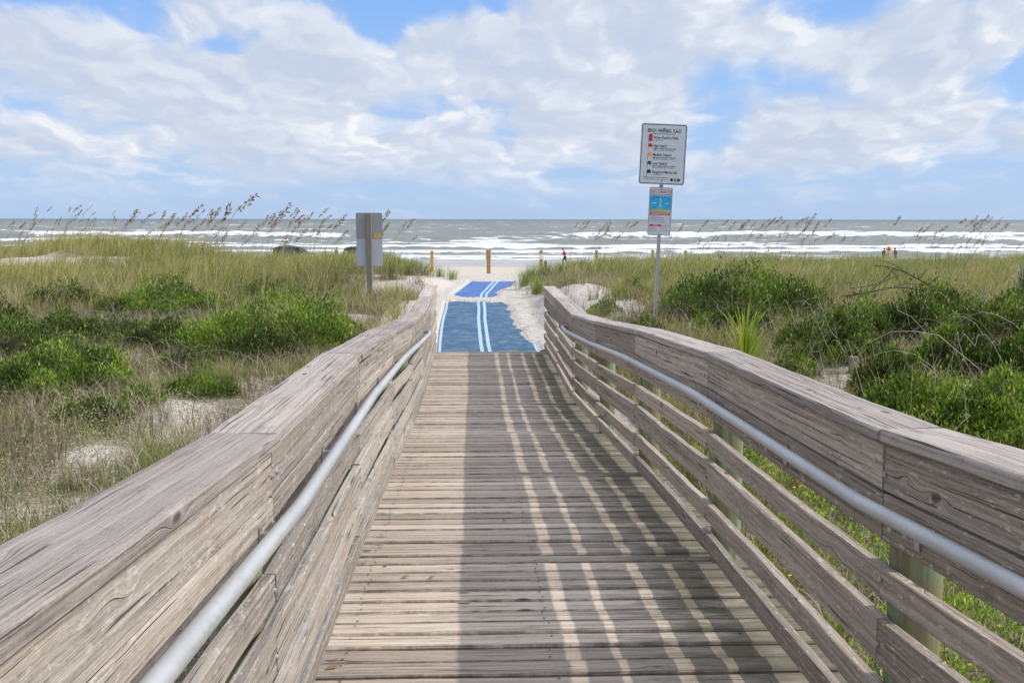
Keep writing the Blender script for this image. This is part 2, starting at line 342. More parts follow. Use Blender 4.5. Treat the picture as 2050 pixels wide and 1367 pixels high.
# fine sand sheet of the path, drifting over the mat
MAT_L, MAT_R = .77, .86
def mat_z(y): return np.interp(y, [16.35, 16.8, 18.7, 23, 26.4, 31, 33], [3.075, 3.095, 3.215, 3.372, 3.33, 3.345, 3.30])
X1, Y1 = np.meshgrid(np.linspace(-1.9, 3.4, 230), np.linspace(16.56, 34.6, 430))
pz = ground(X1, Y1); cxn = X1 - path_x(Y1)
edge_n = (fbm(X1 * 3.2, Y1 * 2.2, 4, 41) - .5)
fine_n = (fbm(X1 * 9, Y1 * 14, 3, 43) - .5)
rt = np.interp(Y1, [16.5, 16.9, 17.4, 18, 19, 21, 23.3, 24.6, 27, 29, 31], [.95, .90, .72, .60, .56, .54, .46, .25, .25, .5, .62])
dl = cxn + MAT_L + .03; 
over = np.maximum(sstep(-dl, -.02, .05), 0)                      # left of the mat
over = np.maximum(over, sstep(cxn - rt + edge_n * .22 + (fbm(X1 * 4, Y1 * 34, 3, 47) - .5) * .16, -.05, .22))   # ragged right side
over = np.maximum(over, sstep(.62 - np.abs(Y1 - 23.75 + edge_n * .5) + fine_n * .5, 0, .2) )
over = np.maximum(over, sstep(Y1 + edge_n * .5, 31.1, 31.4))
over = np.maximum(over, sstep(-(cxn + MAT_L - .12 + (Y1 - 24.8) * .1) - edge_n * .8 , 0, .08) * sstep(-np.abs(Y1 - 24.8), -1.0, -.5))
over = np.maximum(over, sstep(-(Y1 - 16.5) - np.abs(cxn) * -.35 - .22, 0, .04) * (np.abs(cxn) > .45))
out_ = sstep(np.abs(cxn), .95, 1.45)
base = mat_z(Y1)
hgt = (.022 + .03 * fbm(X1 * 1.7, Y1 * 1.7, 3, 44) + fine_n * .014 + edge_n * .03)
Z1 = (base - .02) * (1 - over) + (base + hgt) * over
Z1 = Z1 * (1 - out_) + (pz + .004 + fine_n * .02) * out_
rim = sstep(np.minimum(np.minimum(X1 + 1.9, 3.4 - X1), np.minimum(Y1 - 16.5, 34.6 - Y1)), 0, .25)
Z1 = Z1 - (1 - rim) * .05 * (Y1 > 17)
me = np_mesh('sand_path', np.stack([X1, Y1, Z1], -1), grid_faces(430, 230), smooth=True)
M_path, T_, b_ = material('path_sand', .95, .1); sand_nodes(T_, b_, False)
tag(link('sand_path', me, M_path), kind='structure')

# ------------------------------------------------------------------ blue access mat
def mat_strip(name, a, b, dz, mat, parent, thick=.008, y0=16.52, y1=31.6, n=110, w=None):
    yy = np.linspace(y0, y1, n); c = path_x(yy); z = mat_z(yy) + dz
    c = c + .005 * np.sin(yy * 2.1)
    V = np.stack([np.stack([c + a, yy, z], -1), np.stack([c + b, yy, z], -1), np.stack([c + b, yy, z - thick], -1), np.stack([c + a, yy, z - thick], -1)], 1).reshape(-1, 3)
    F = []
    for i in range(n - 1):
        q = i * 4
        for k in range(4): F.append((q + k, q + (k + 1) % 4, q + 4 + (k + 1) % 4, q + 4 + k))
    F.append((0, 3, 2, 1)); F.append((4 * n - 4, 4 * n - 3, 4 * n - 2, 4 * n - 1))
    return link(name, np_mesh(name, V, F), mat, parent)
def mat_mats():
    m, T, b = material('blue_mesh_mat', .75, .2)
    p = T.new('ShaderNodeTexCoord').outputs['Object']; x, y, z = T.sep(p)
    rib = T.m('SINE', T.m('MULTIPLY', y, 105))
    n = T.noise(p, 4.2, 6, .7); n2 = T.noise(T.v('MULTIPLY', p, (18, 55, 1)), 1, 3)
    far = T.ss(T.m('ADD', y, T.m('MULTIPLY', n, .2)), 23.5, 24.0)
    c = T.mix(far, (.030, .095, .175), (.04, .12, .34))
    c = T.mix(T.ss(rib, -1, 1, .0, .22), c, (.015, .05, .12))
    c = T.mix(T.ss(n, .46, .74, 0, .5), c, (.26, .26, .26)); c = T.mix(T.ss(T.noise(T.v('MULTIPLY', p, (2.2, 16, 1)), 1, 6, .7), .50, .72, 0, .5), c, (.46, .44, .40))
    c = T.mix(T.ss(n2, .66, .72, 0, .75), c, (.66, .63, .55))
    gr = T.noise(p, 2.6, 5, .6)
    c = T.mix(T.m('MULTIPLY', T.ss(gr, .56, .66, 0, .5), T.ss(y, 21, 17)), c, (.16, .19, .06))
    T.put(b.inputs['Base Color'], c); T.put(b.inputs['Normal'], T.bump(rib, .4, .004)); return m
mr = empty('beach_access_mat', (0, 0, 0)); tag(mr, 'ribbed blue roll-out mat with pale blue stripes laid over the sand path', 'beach mat')
mr.location = (.24, 16.5, 3.1); mr_off = mr
M_blue = mat_mats(); M_pale = plain('pale_blue_stripe', (.33, .45, .55), .7, .2, 0, .12, 25)
for nm, a, b, dz, mt in [('mat_sheet', -MAT_L, MAT_R, 0, M_blue), ('stripe', -MAT_L + .004, -MAT_L + .05, .004, M_pale), ('stripe', MAT_R - .05, MAT_R - .004, .004, M_pale),
                         ('stripe', -.088, -.03, .004, M_pale), ('stripe', .035, .093, .004, M_pale)]:
    o = mat_strip(nm, a, b, dz, mt, mr); o.location = (-.24, -16.5, -3.1)

# ------------------------------------------------------------------ boardwalk
KY = [-4.05, -1.75, .55, 2.83, 5.03, 7.3, 9.6, 11.9, 14.2, 16.5]
KC = [5.04, 4.95, 4.784, 4.617, 4.555, 4.43, 4.262, 4.12, 4.135, 4.145]
RH = 1.06
XR, XL = 1.163, -.549
def capz(y): return np.interp(y, KY, KC)
def deckz(y): return capz(y) - RH
def board(name, stations, half_w, half_t, mat, parent=None, ch=.005, jit=.0012, seed=0, wcol=None):
    """a sawn board: chamfered section swept through stations of (centre, right vector, up vector)"""
    r = np.random.default_rng(seed); n = len(stations)
    sec = [(-half_w + ch, -half_t), (half_w - ch, -half_t), (half_w, -half_t + ch), (half_w, half_t - ch), (half_w - ch, half_t), (-half_w + ch, half_t), (-half_w, half_t - ch), (-half_w, -half_t + ch)]
    per = [0]
    for i in range(8):
        a, b_ = sec[i], sec[(i + 1) % 8]; per.append(per[-1] + math.hypot(a[0] - b_[0], a[1] - b_[1]))
    V = []; L = [0]
    for i, (c, rv, uv_) in enumerate(stations):
        if i: L.append(L[-1] + (Vector(c) - Vector(stations[i - 1][0])).length)
        for (a, b_) in sec:
            j = r.normal(0, jit, 2); V.append(Vector(c) + Vector(rv) * (a + j[0]) + Vector(uv_) * (b_ + j[1]))
    F = []; UV = []
    for i in range(n - 1):
        for k in range(8):
            k2 = (k + 1) % 8
            F.append((i * 8 + k, i * 8 + k2, (i + 1) * 8 + k2, (i + 1) * 8 + k))
            UV += [(L[i], per[k]), (L[i], per[k + 1]), (L[i + 1], per[k + 1]), (L[i + 1], per[k])]
    for base, rev in ((0, True), ((n - 1) * 8, False)):
        for q in ((0, 1, 2, 7), (7, 2, 3, 6), (6, 3, 4, 5)):
            f = [base + t for t in q]; f = f[::-1] if rev else f; F.append(tuple(f))
            UV += [(sec[t - base][0] * .3, sec[t - base][1] * 3) for t in f]
    return V, F, UV
def board_obj(name, stations, hw, ht, mat, parent, seed, origin=(0, 0, 0), **kw):
    V, F, UV = board(name, stations, hw, ht, mat, seed=seed, **kw)
    V = [v - Vector(origin) for v in V]
    rn = random.Random(seed).random()
    me = np_mesh(name, [tuple(v) for v in V], F, {'rnd': np.full(len(V), rn)}, uv=UV)
    o = link(name, me, mat, parent); return o

# deck planks ---------------------------------------------------------
V = []; F = []; UV = []; RN = []; MI = []
y = -1.6; pw = .1385; k = 0
XO_L, XO_R = XL - .22, XR + .25
rp = random.Random(3)
while y < 16.45:
    yc = y + pw / 2; zt = float(deckz(yc)); sl_ = float(deckz(yc + .07) - deckz(yc - .07)) / .14
    a = XO_L + rp.uniform(-.012, .012); b = XO_R + rp.uniform(-.012, .012); dzp = rp.uniform(-.006, .003); roll = rp.uniform(-.003, .003)
    ns = 9; st = []
    for i in range(ns):
        t = i / (ns - 1); bow = .002 * math.sin(t * 9 + k)
        st.append(((a + (b - a) * t, yc + bow, zt - .019 + dzp + roll * (t - .5)), (0, 1, sl_), (0, 0, 1)))
    v, f, uv_ = board('', st, pw / 2 - .0055 - rp.uniform(0, .0035), .019, None, ch=.007, jit=.0006, seed=k + 50)
    o_ = len(V); V += [tuple(q) for q in v]; F += [tuple(i + o_ for i in q) for q in f]; UV += uv_; RN += [rp.random()] * len(v); MI += [0] * len(f)
    y += pw; k += 1
# screws
for j in range(k):
    yc = -1.6 + pw * (j + .5); zt = float(deckz(yc)) + .0012
    for sx in (XL + .06, .31, XR - .07):
        for sy in (-.035, .035):
            o_ = len(V); r_ = .0045; cx_ = sx + rp.uniform(-.012, .012); cy_ = yc + sy + rp.uniform(-.006, .006)
            V += [(cx_ - r_, cy_ - r_, zt), (cx_ + r_, cy_ - r_, zt), (cx_ + r_, cy_ + r_, zt), (cx_ - r_, cy_ + r_, zt)]
            F.append((o_, o_ + 1, o_ + 2, o_ + 3)); UV += [(0, 0)] * 4; RN += [0] * 4; MI.append(1)
me = np_mesh('boardwalk_deck', V, F, {'rnd': RN}, uv=UV, mi=MI)
tag(link('boardwalk_deck', me, [M_deck, M_rust]), kind='structure')
# landing plank where the deck meets the mat, and the framing under the deck
st = [((XL - .05 + t * (XR - XL + .1) / 8, 16.52, float(deckz(16.5)) - .016), (0, 1, 0), (0, 0, 1)) for t in range(9)]
tag(board_obj('boardwalk_threshold', st, .062, .02, M_rail, None, 991), kind='structure')
fr = []
for xx in (XL - .12, XR + .19, .3):
    st = [((xx, yy, float(deckz(yy)) - .038 - .1), (1, 0, 0), (0, 0, 1)) for yy in np.linspace(-1.5, 16.4, 30)]
    v, f, uv_ = board('', st, .019, .095, None, seed=77)
    fr.append((v, f, uv_))
V = []; F = []; UV = []
for v, f, uv_ in fr:
    o_ = len(V); V += [tuple(q) for q in v]; F += [tuple(i + o_ for i in q) for q in f]; UV += uv_
tag(link('boardwalk_joists', np_mesh('boardwalk_joists', V, F, {'rnd': np.full(len(V), .4)}, uv=UV), M_frame), kind='structure')

def cyl(name, p0, p1, r0, r1, mat, parent, seg=20, dome=0., ripple=0., origin=None, nst=2):
    p0 = Vector(p0); p1 = Vector(p1); d = (p1 - p0).normalized(); a = d.orthogonal().normalized(); b = d.cross(a)
    o0 = Vector(origin) if origin is not None else Vector((0, 0, 0)); V = []; F = []
    for i in range(nst):
        t = i / (nst - 1); c = p0.lerp(p1, t) - o0; r = r0 + (r1 - r0) * t
        for k in range(seg):
            th = k * 2 * math.pi / seg; rr = r * (1 + ripple * math.sin(k * 3.3 + t * 4))
            V.append(c + (a * math.cos(th) + b * math.sin(th)) * rr)
    for i in range(nst - 1):
        for k in range(seg): F.append((i * seg + k, i * seg + (k + 1) % seg, (i + 1) * seg + (k + 1) % seg, (i + 1) * seg + k))
    bm = bmesh.new(); vs = [bm.verts.new(v) for v in V]
    for f in F: bm.faces.new([vs[i] for i in f]).smooth = True
    bm.faces.new(vs[:seg][::-1])
    if dome:
        top = bm.verts.new(p1 - o0 + d * dome)
        for k in range(seg): bm.faces.new((vs[(nst - 1) * seg + k], vs[(nst - 1) * seg + (k + 1) % seg], top)).smooth = True
    else: bm.faces.new(vs[(nst - 1) * seg:])
    bmesh.ops.recalc_face_normals(bm, faces=bm.faces)
    me = bpy.data.meshes.new(name); bm.to_mesh(me); bm.free(); return link(name, me, mat, parent)
def tube(name, pts, r, mat, parent, seg=14, smooth_it=2):
    pts = [Vector(p) for p in pts]
    for _ in range(smooth_it):
        q = [pts[0]]
        for i in range(len(pts) - 1): q += [pts[i].lerp(pts[i + 1], .25), pts[i].lerp(pts[i + 1], .75)]
        q.append(pts[-1]); pts = q
    V = []; F = []; n = len(pts); up = Vector((0, 0, 1))
    for i, p in enumerate(pts):
        d = (pts[min(i + 1, n - 1)] - pts[max(i - 1, 0)]).normalized()
        a = d.cross(up); a = a.normalized() if a.length > 1e-4 else Vector((1, 0, 0)); b = a.cross(d)
        rr = r[i * (len(r) - 1) // max(1, n - 1)] if isinstance(r, (list, tuple)) else r
        for k in range(seg):
            th = 2 * math.pi * k / seg; V.append(tuple(p + (a * math.cos(th) + b * math.sin(th)) * rr))
    for i in range(n - 1):
        for k in range(seg): F.append((i * seg + k, i * seg + (k + 1) % seg, (i + 1) * seg + (k + 1) % seg, (i + 1) * seg + k))
    return link(name, np_mesh(name, V, F, smooth=True), mat, parent)

# height of each board's lower and upper edge below the cap top
ROWS = [(.040, .176), (.186, .322), (.400, .484), (.550, .682), (.757, .842), (.912, .998)]
bm = bmesh.new(); bmesh.ops.create_cone(bm, cap_ends=True, segments=10, radius1=.0085, radius2=.0065, depth=.008)
BOLT = [bpy.data.meshes.new('bolt')]; bm.to_mesh(BOLT[0]); bm.free(); BOLT[0].materials.append(M_bolt)
def railing(side):
    sgn = 1 if side == 'right' else -1
    XI = XR if sgn > 0 else XL
    y0 = .55 if sgn < 0 else .55
    root = empty('wooden_railing', (XI + sgn * .1, y0, float(deckz(y0))))
    tag(root, ('weathered grey wooden railing along the right edge of the boardwalk, its inner face in shade' if sgn > 0 else
               'weathered grey wooden railing along the left edge of the boardwalk, its inner face sunlit'), 'railing', 'railings of the boardwalk')
    og = Vector(root.location); mr_ = M_rail_r if sgn > 0 else M_rail
    segs = list(zip(KY[1:-1], KY[2:]))
    dzs = 0.0 if sgn > 0 else .02
    sd = 100 if sgn > 0 else 300
    for i, (a, b) in enumerate(segs):
        # cap board
        rr = random.Random(sd + i)
        cw = .094
        st = []
        for t in np.linspace(0, 1, 14):
            yy = a + .0015 + (b - a - .003) * t
            yq = min(max(yy, a), b); zc_ = float(capz(yq)) - .019 + dzs * sstep(yq, 9, 12) + .0012 * math.sin(yy * 3)
            st.append(((XI + sgn * (cw - .02) + rr.uniform(-.0008, .0008) + (.004 * math.sin(i * 2.4)), yy, zc_), (1, 0, (-.03 if sgn < 0 else .012)), (0, 0, 1)))
        board_obj('cap_board', st, cw, .019, M_cap, root, sd + i, og, ch=.006, jit=.0010)
        for j, (t0, t1) in enumerate(ROWS):
            sh = rr.uniform(-.05, .05) if j else 0.
            a2 = a + (.001 if i == 0 else 0) + sh * (i > 0); b2 = b + rr.uniform(-.02, .02) * 0
            sh2 = random.Random(sd + i + 1).uniform(-.05, .05) if False else 0
            st = []
            th = rr.uniform(-.003, .003); top0 = rr.uniform(-.006, .006)
            for t in np.linspace(0, 1, 12):
                yy = a + .0025 + (b - a - .005) * t
                zc_ = float(capz(yy)) - (t0 + t1) / 2 + dzs * sstep(yy, 9, 12) + top0 + .0018 * math.sin(yy * 2 + j + i) + (.004 * math.sin(t * math.pi) * rr.uniform(-1, 1) if j > 1 else 0)
                st.append(((XI + sgn * (.019 + th) + .0025 * math.sin(yy * 1.7 + j * 2), yy, zc_), (1, 0, 0), (0, 0, 1)))
            o = board_obj('rail_board', st, .019, (t1 - t0) / 2, mr_, root, sd + 20 + i * 7 + j, og, ch=.004, jit=.0009)
    # posts just behind every joint
    for i, yy in enumerate(KY[2:]):
        if yy < .6 and sgn > 0: pass
        yk = yy + (.02 if yy < 16 else -.09)
        xc = XI + sgn * (.038 + .076)
        zt = float(capz(min(yk, 16.5))) - .05 + dzs * float(sstep(yk, 9, 12)); g = gz(xc, yk) - .5
        cyl('post', (xc, yk, g), (xc, yk, zt), .076, .073, M_post, root, 22, ripple=.012, origin=og, nst=8)
        if yy > .6:
            bl = []
            for (t0, t1) in ROWS[:5]:
                for s2 in (-.035, .04):
                    bl.append((yk + s2, float(capz(yk)) - (t0 + t1) / 2 + random.uniform(-.02, .02)))
            for (by, bz) in bl[::2] + bl[1:2]:
                o = link('bolt', BOLT[0], None, root); o.location = Vector((XI - sgn * .003, by, bz)) - og; o.rotation_euler = (0, math.pi / 2, 0)
    # galvanised handrail
    yend = 12.4 if sgn > 0 else 11.9
    hx = XI - sgn * .075
    pts = [(hx, yy, float(capz(yy)) - .205) for yy in KY[1:] if yy < yend - .3] + [(hx, yend - .25, float(capz(yend)) - .205), (hx, yend, float(capz(yend)) - .207), (hx + sgn * .02, yend + .06, float(capz(yend)) - .212), (hx + sgn * .075, yend + .085, float(capz(yend)) - .215)]
    dense = []
    for p, q in zip(pts[:-1], pts[1:]):
        p = Vector(p); q = Vector(q); L = (q - p).length
        dense.append(p)
        if L > 1: dense += [p.lerp(q, .12 / L), p.lerp(q, 1 - .12 / L)]
    dense.append(Vector(pts[-1]))
    hr = tube('handrail', [p - og for p in dense], .0203, M_pipe, root, 18)
    for k in range(12):
        yb = .55 + .95 + k * 1.14 - (.05 if sgn > 0 else 0)
        if yb > yend - .1: break
        z = float(capz(yb)) - .205
        bm = bmesh.new()
        for (p, q, w, h) in [((XI - sgn * .003, yb, z - .045), None, .003, .03)]:
            bmesh.ops.create_cube(bm, size=1, matrix=Matrix.Translation(Vector((XI - sgn * .003, yb, z - .05)) - og) @ Matrix.Diagonal((.005, .03, .07, 1)))
            bmesh.ops.create_cube(bm, size=1, matrix=Matrix.Translation(Vector((XI - sgn * .036, yb, z - .034)) - og) @ Matrix.Diagonal((.066, .025, .006, 1)))
            bmesh.ops.create_cube(bm, size=1, matrix=Matrix.Translation(Vector((hx, yb, z - .028)) - og) @ Matrix.Diagonal((.01, .022, .014, 1)))
        me = bpy.data.meshes.new('bracket'); bm.to_mesh(me); bm.free(); link('bracket', me, M_bolt, hr)
    return root
railing('left'); railing('right')

# dry leaf scraps on the deck
M_leaf = plain('dry_leaf', (.26, .15, .06), .7)
for i, (px, py, L, an) in enumerate([(665, 1340, .055, .3), (735, 1106, .05, -.2), (728, 1131, .035, .6), (770, 1138, .03, -.6), (812, 1158, .045, .5), (865, 1158, .04, .6), (1010, 1045, .035, -.4)]):
    y_ = None
    for yy in np.linspace(3, 9, 600):
        p = at(px, py, yy)
        if p.z <= float(deckz(yy)): y_ = yy; break
    p = at(px, py, y_); p.z = float(deckz(y_)) + .004
    V = [(-L / 2, 0, 0), (-L * .2, -L * .13, .003), (L * .25, -L * .11, .004), (L / 2, 0, .006), (L * .2, L * .12, .009), (-L * .2, L * .12, .008), (0, 0, .0)]
    V = V[:6]; F = [(0, 1, 4, 5), (1, 2, 3, 4)]
    o = link('dry_leaf', np_mesh('dry_leaf', V, F), M_leaf, None, p); o.rotation_euler = (0, 0, an)
    sm = o.modifiers.new('s', 'SOLIDIFY'); sm.thickness = .0012
    tag(o, 'small curled brown dry leaf scrap lying on the sunlit deck planks', 'leaf', 'leaf scraps on the deck')

# ------------------------------------------------------------------ vegetation
def leaf_mat(name, stops, trans=.25, rough=.5, spec=.3):
    m = bpy.data.materials.new(name); m.use_nodes = True; T = NT(m.node_tree); b = T.n['Principled BSDF']
    t = T.new('ShaderNodeAttribute', attribute_name='tint').outputs['Fac']
    c = T.ramp(t, stops); T.put(b.inputs['Base Color'], c)
    b.inputs['Roughness'].default_value = rough; b.inputs['Specular IOR Level'].default_value = spec
    tr = T.new('ShaderNodeBsdfTranslucent'); T.put(tr.inputs[0], T.mix(1., c, (1.3, 1.25, .6), 'MULTIPLY'))
    mx = T.new('ShaderNodeMixShader'); mx.inputs[0].default_value = trans
    T.l.new(b.outputs[0], mx.inputs[1]); T.l.new(tr.outputs[0], mx.inputs[2]); T.l.new(mx.outputs[0], T.n['Material Output'].inputs[0]); return m
M_grass = leaf_mat('dune_grass', [(0, (.075, .12, .03)), (.3, (.17, .22, .06)), (.55, (.33, .32, .115)), (.8, (.50, .41, .19)), (1, (.62, .54, .36))], .3, .6, .2)
M_dead = leaf_mat('dead_grass', [(0, (.10, .07, .045)), (.5, (.27, .21, .15)), (1, (.50, .43, .34))], .1, .8, .1)
M_shrub = leaf_mat('shrub_leaf', [(0, (.040, .055, .014)), (.35, (.10, .17, .022)), (.7, (.22, .33, .045)), (1, (.46, .50, .11))], .35, .4, .45)
M_stem = plain('woody_stem', (.16, .12, .09), .8, .2)
M_paleleaf = leaf_mat('pale_weed', [(0, (.12, .14, .05)), (.5, (.30, .31, .14)), (1, (.56, .54, .34))], .2, .6, .2)
M_straw = leaf_mat('straw_stalk', [(0, (.25, .2, .1)), (1, (.45, .38, .2))], .1, .6, .2)
M_seed = leaf_mat('oat_seed_head', [(0, (.10, .058, .022)), (.5, (.24, .14, .055)), (1, (.45, .30, .14))], .2, .7, .1)
M_yellow = leaf_mat('yellow_petal', [(0, (.75, .45, .02)), (1, (.9, .62, .03))], .3, .5, .2)

def blades(x, y, z, h, w, az_, bend, tint, K=4, wvar=None, tipdrop=0.):
    """x.. arrays of N blades; each a narrow strip of K quads curving over towards az_"""
    N = len(x); t = np.linspace(0, 1, K + 1)[None, :]
    dxy = np.stack([np.cos(az_), np.sin(az_)], -1)
    ang = bend[:, None] * (t ** 1.3)                        # angle off vertical along the blade
    ds = h[:, None] / K
    ca = np.cos(ang); sa = np.sin(ang)
    zz = np.concatenate([np.zeros((N, 1)), np.cumsum((ca[:, 1:] + ca[:, :-1]) / 2 * ds, 1)], 1)
    rr = np.concatenate([np.zeros((N, 1)), np.cumsum((sa[:, 1:] + sa[:, :-1]) / 2 * ds, 1)], 1)
    wa = az_ + np.pi / 2 + rng.normal(0, .5, N); wd_ = np.stack([np.cos(wa), np.sin(wa)], -1)
    ww = w[:, None] * (1 - t ** 2 * .88) * .5
    C = np.stack([x[:, None] + dxy[:, 0:1] * rr, y[:, None] + dxy[:, 1:2] * rr, z[:, None] + zz], -1)
    S = np.stack([wd_[:, 0:1] * ww, wd_[:, 1:2] * ww, ww * 0], -1)
    V = np.stack([C - S, C + S], 2).reshape(-1, 3)
    b = np.arange(N)[:, None] * (2 * (K + 1)) + np.arange(K)[None, :] * 2
    F = np.stack([b, b + 1, b + 3, b + 2], -1).reshape(-1, 4)
    ti = np.repeat(np.clip(tint[:, None] + t * .12, 0, 1)[:, :, None], 2, 2).reshape(-1)
    return V, F, ti
def merge(parts):
    V = []; F = []; Tn = []; o = 0
    for v, f, t in parts: V.append(v); F.append(f + o); Tn.append(t); o += len(v)
    return np.concatenate(V), np.concatenate(F), np.concatenate(Tn)
def clumped(xc, yc, per, spread):
    """scatter blades round clump centres"""
    n = len(xc); k = np.repeat(np.arange(n), per); r = np.abs(rng.normal(0, 1, n * per)) * np.repeat(spread, per) if np.ndim(spread) else np.abs(rng.normal(0, 1, n * per)) * spread
    a = rng.uniform(0, 2 * np.pi, n * per); return xc[k] + np.cos(a) * r, yc[k] + np.sin(a) * r, a, k
BUSH_FOOT = []     # filled below, before the grass is scattered
def off_deck(x, y, m=.05): return (x < XL - .25 - m) | (x > XR + .28 + m) | (y > 16.75)

# shrubs: left, right, top and base as read in the photo, (distance or None), leaf size, leaves, label, hue
SHR = [
 ((365, 735, 588, 735), None, .066, 17000, 'dense bright green dune shrub nearest the left railing, biggest on that side', .1),
 ((400, 560, 660, 738), None, .055, 5000, 'low darker green shrub leaning against the big shrub by the left railing', -.05),
 ((190, 455, 556, 650), None, .066, 12000, 'rounded green shrub below the grass ridge, middle of the left dune', .08),
 ((75, 345, 640, 712), None, .06, 8500, 'olive green low shrub in front of the rounded shrub on the left dune', -.02),
 ((-10, 255, 690, 815), None, .058, 14000, 'bright green shrub at the left side beside the pale sandy strip', .12),
 ((-90, 60, 590, 700), None, .065, 6500, 'green shrub cut by the left edge of view, higher on the dune behind grass', .1),
 ((330, 440, 690, 760), None, .05, 3000, 'small olive shrub among dry stems between the left dune shrubs', -.1),
 ((235, 330, 770, 826), None, .045, 2200, 'tiny bright green shrublet on the sandy slope left of the railing', .15),
 ((655, 735, 640, 680), None, .05, 2200, 'small green shrub on the sand at the foot of the grey sign post', .1),
 ((1330, 1655, 527, 640), None, .068, 15000, 'dark green domed shrub below the grass ridge, right of the warning sign', -.12),
 ((1285, 1440, 585, 650), None, .055, 4500, 'low dark shrub just right of the warning sign pole', -.12),
 ((1640, 1800, 590, 700), None, .062, 6500, 'low olive shrub with dry vines, left end of the upper right thicket', -.05),
 ((1740, 1960, 572, 690), None, .064, 11000, 'wide olive green shrub under the forked dead branch, upper right dune', -.02),
 ((1920, 2120, 585, 705), None, .064, 10000, 'green shrub at the right edge of view below the palmetto', -.04),
 ((1545, 1715, 640, 722), None, .056, 6500, 'low green shrub beside the short grey stake right of the railing', -.1),
 ((1800, 1990, 655, 770), None, .06, 9500, 'bushy green shrub in the middle of the right thicket', .0),
 ((1960, 2130, 660, 790), None, .06, 9000, 'green shrub at the right edge, middle of the thicket', .05),
 ((1700, 1850, 700, 795), None, .058, 7000, 'rounded green shrub in front of the grey stake, right thicket', .05),
 ((1690, 1930, 750, 880), None, .056, 12000, 'large mid green shrub close behind the right railing cap', .04),
 ((1880, 2120, 745, 905), None, .056, 13000, 'broad green shrub at the right edge, nearest the railing', .0),
 ((1950, 2200, 850, 990), None, .054, 10000, 'green shrub just over the cap board at the right edge of view', .08),
 ((1400, 1540, 610, 680), None, .056, 5000, 'dark green low shrub in front of the domed shrub, behind the yucca', -.12),
 ((1640, 1780, 640, 730), None, .058, 6500, 'dark low shrub in the hollow between the domed shrub and the thicket', -.12),
 ((1850, 1950, 590, 670), None, .06, 5000, 'small dark shrub at the centre top of the right thicket', -.1),
 ((1540, 1640, 705, 760), None, .05, 3000, 'low tuft of green shrub close behind the right cap board, near the yucca', 0.),
 ((1240, 1330, 640, 672), None, .05, 2200, 'low green shrub at the foot of the warning sign pole', .0),
 ((260, 420, 640, 720), None, .06, 7000, 'dark green shrub wedged between the olive shrub and the biggest left shrub', -.15),
 ((60, 190, 620, 690), None, .06, 5500, 'dark shrub among grass left of the olive shrub', -.15),
 ((330, 470, 750, 800), None, .05, 3000, 'low creeping green shrub above the pale sandy strip, left slope', .0),
 ((120, 260, 800, 860), None, .05, 3500, 'low creeping shrub below the bright green shrub, left slope', -.05),
 ((1530, 1660, 560, 612), None, .06, 3500, 'olive tuft of shrub between the domed shrub and the right thicket', -.05),
 ((60, 200, 560, 625), None, .06, 3500, 'olive shrub high on the left dune among straw grass', -.1),
 ((455, 640, 560, 625), None, .06, 4500, 'dark olive shrub behind the biggest left shrub', -.18),
 ((-60, 120, 640, 730), None, .058, 6000, 'dull green shrub at the left edge between two brighter ones', -.05),
 ((1172, 1240, 600, 640), None, .045, 1500, 'small bright shrub on the white sand mound behind the right railing end', .2),
 ((1235, 1300, 556, 590), None, .06, 1300, 'small green shrub on the sand crest left of the warning sign pole', .1),
]
def ground_hit(px, py):
    lo = None
    for Y in np.linspace(2, 60, 700):
        p = at(px, py, Y)
        if p.z <= gz(p.x, Y): return Y
    return 60.
def leaves(pos, axis, L, Wd, tint, name, mat, parent=None, origin=(0, 0, 0), fold=.25):
    N = len(pos); a = axis / np.linalg.norm(axis, axis=1, keepdims=True)
    r = rng.normal(0, 1, (N, 3)); s = np.cross(a, r); s /= np.linalg.norm(s, axis=1, keepdims=True) + 1e-9; n = np.cross(s, a)
    L = L[:, None]; Wd = Wd[:, None]
    p0 = pos; p1 = pos + a * L * .45 + s * Wd * .5 + n * Wd * fold; p2 = pos + a * L - n * Wd * .2; p3 = pos + a * L * .45 - s * Wd * .5 + n * Wd * fold
    V = np.stack([p0, p1, p2, p3], 1).reshape(-1, 3) - np.array(origin)
    F = np.arange(4 * N).reshape(N, 4)
    return link(name, np_mesh(name, V, F, {'tint': np.repeat(np.clip(tint, 0, 1), 4)}), mat, parent)
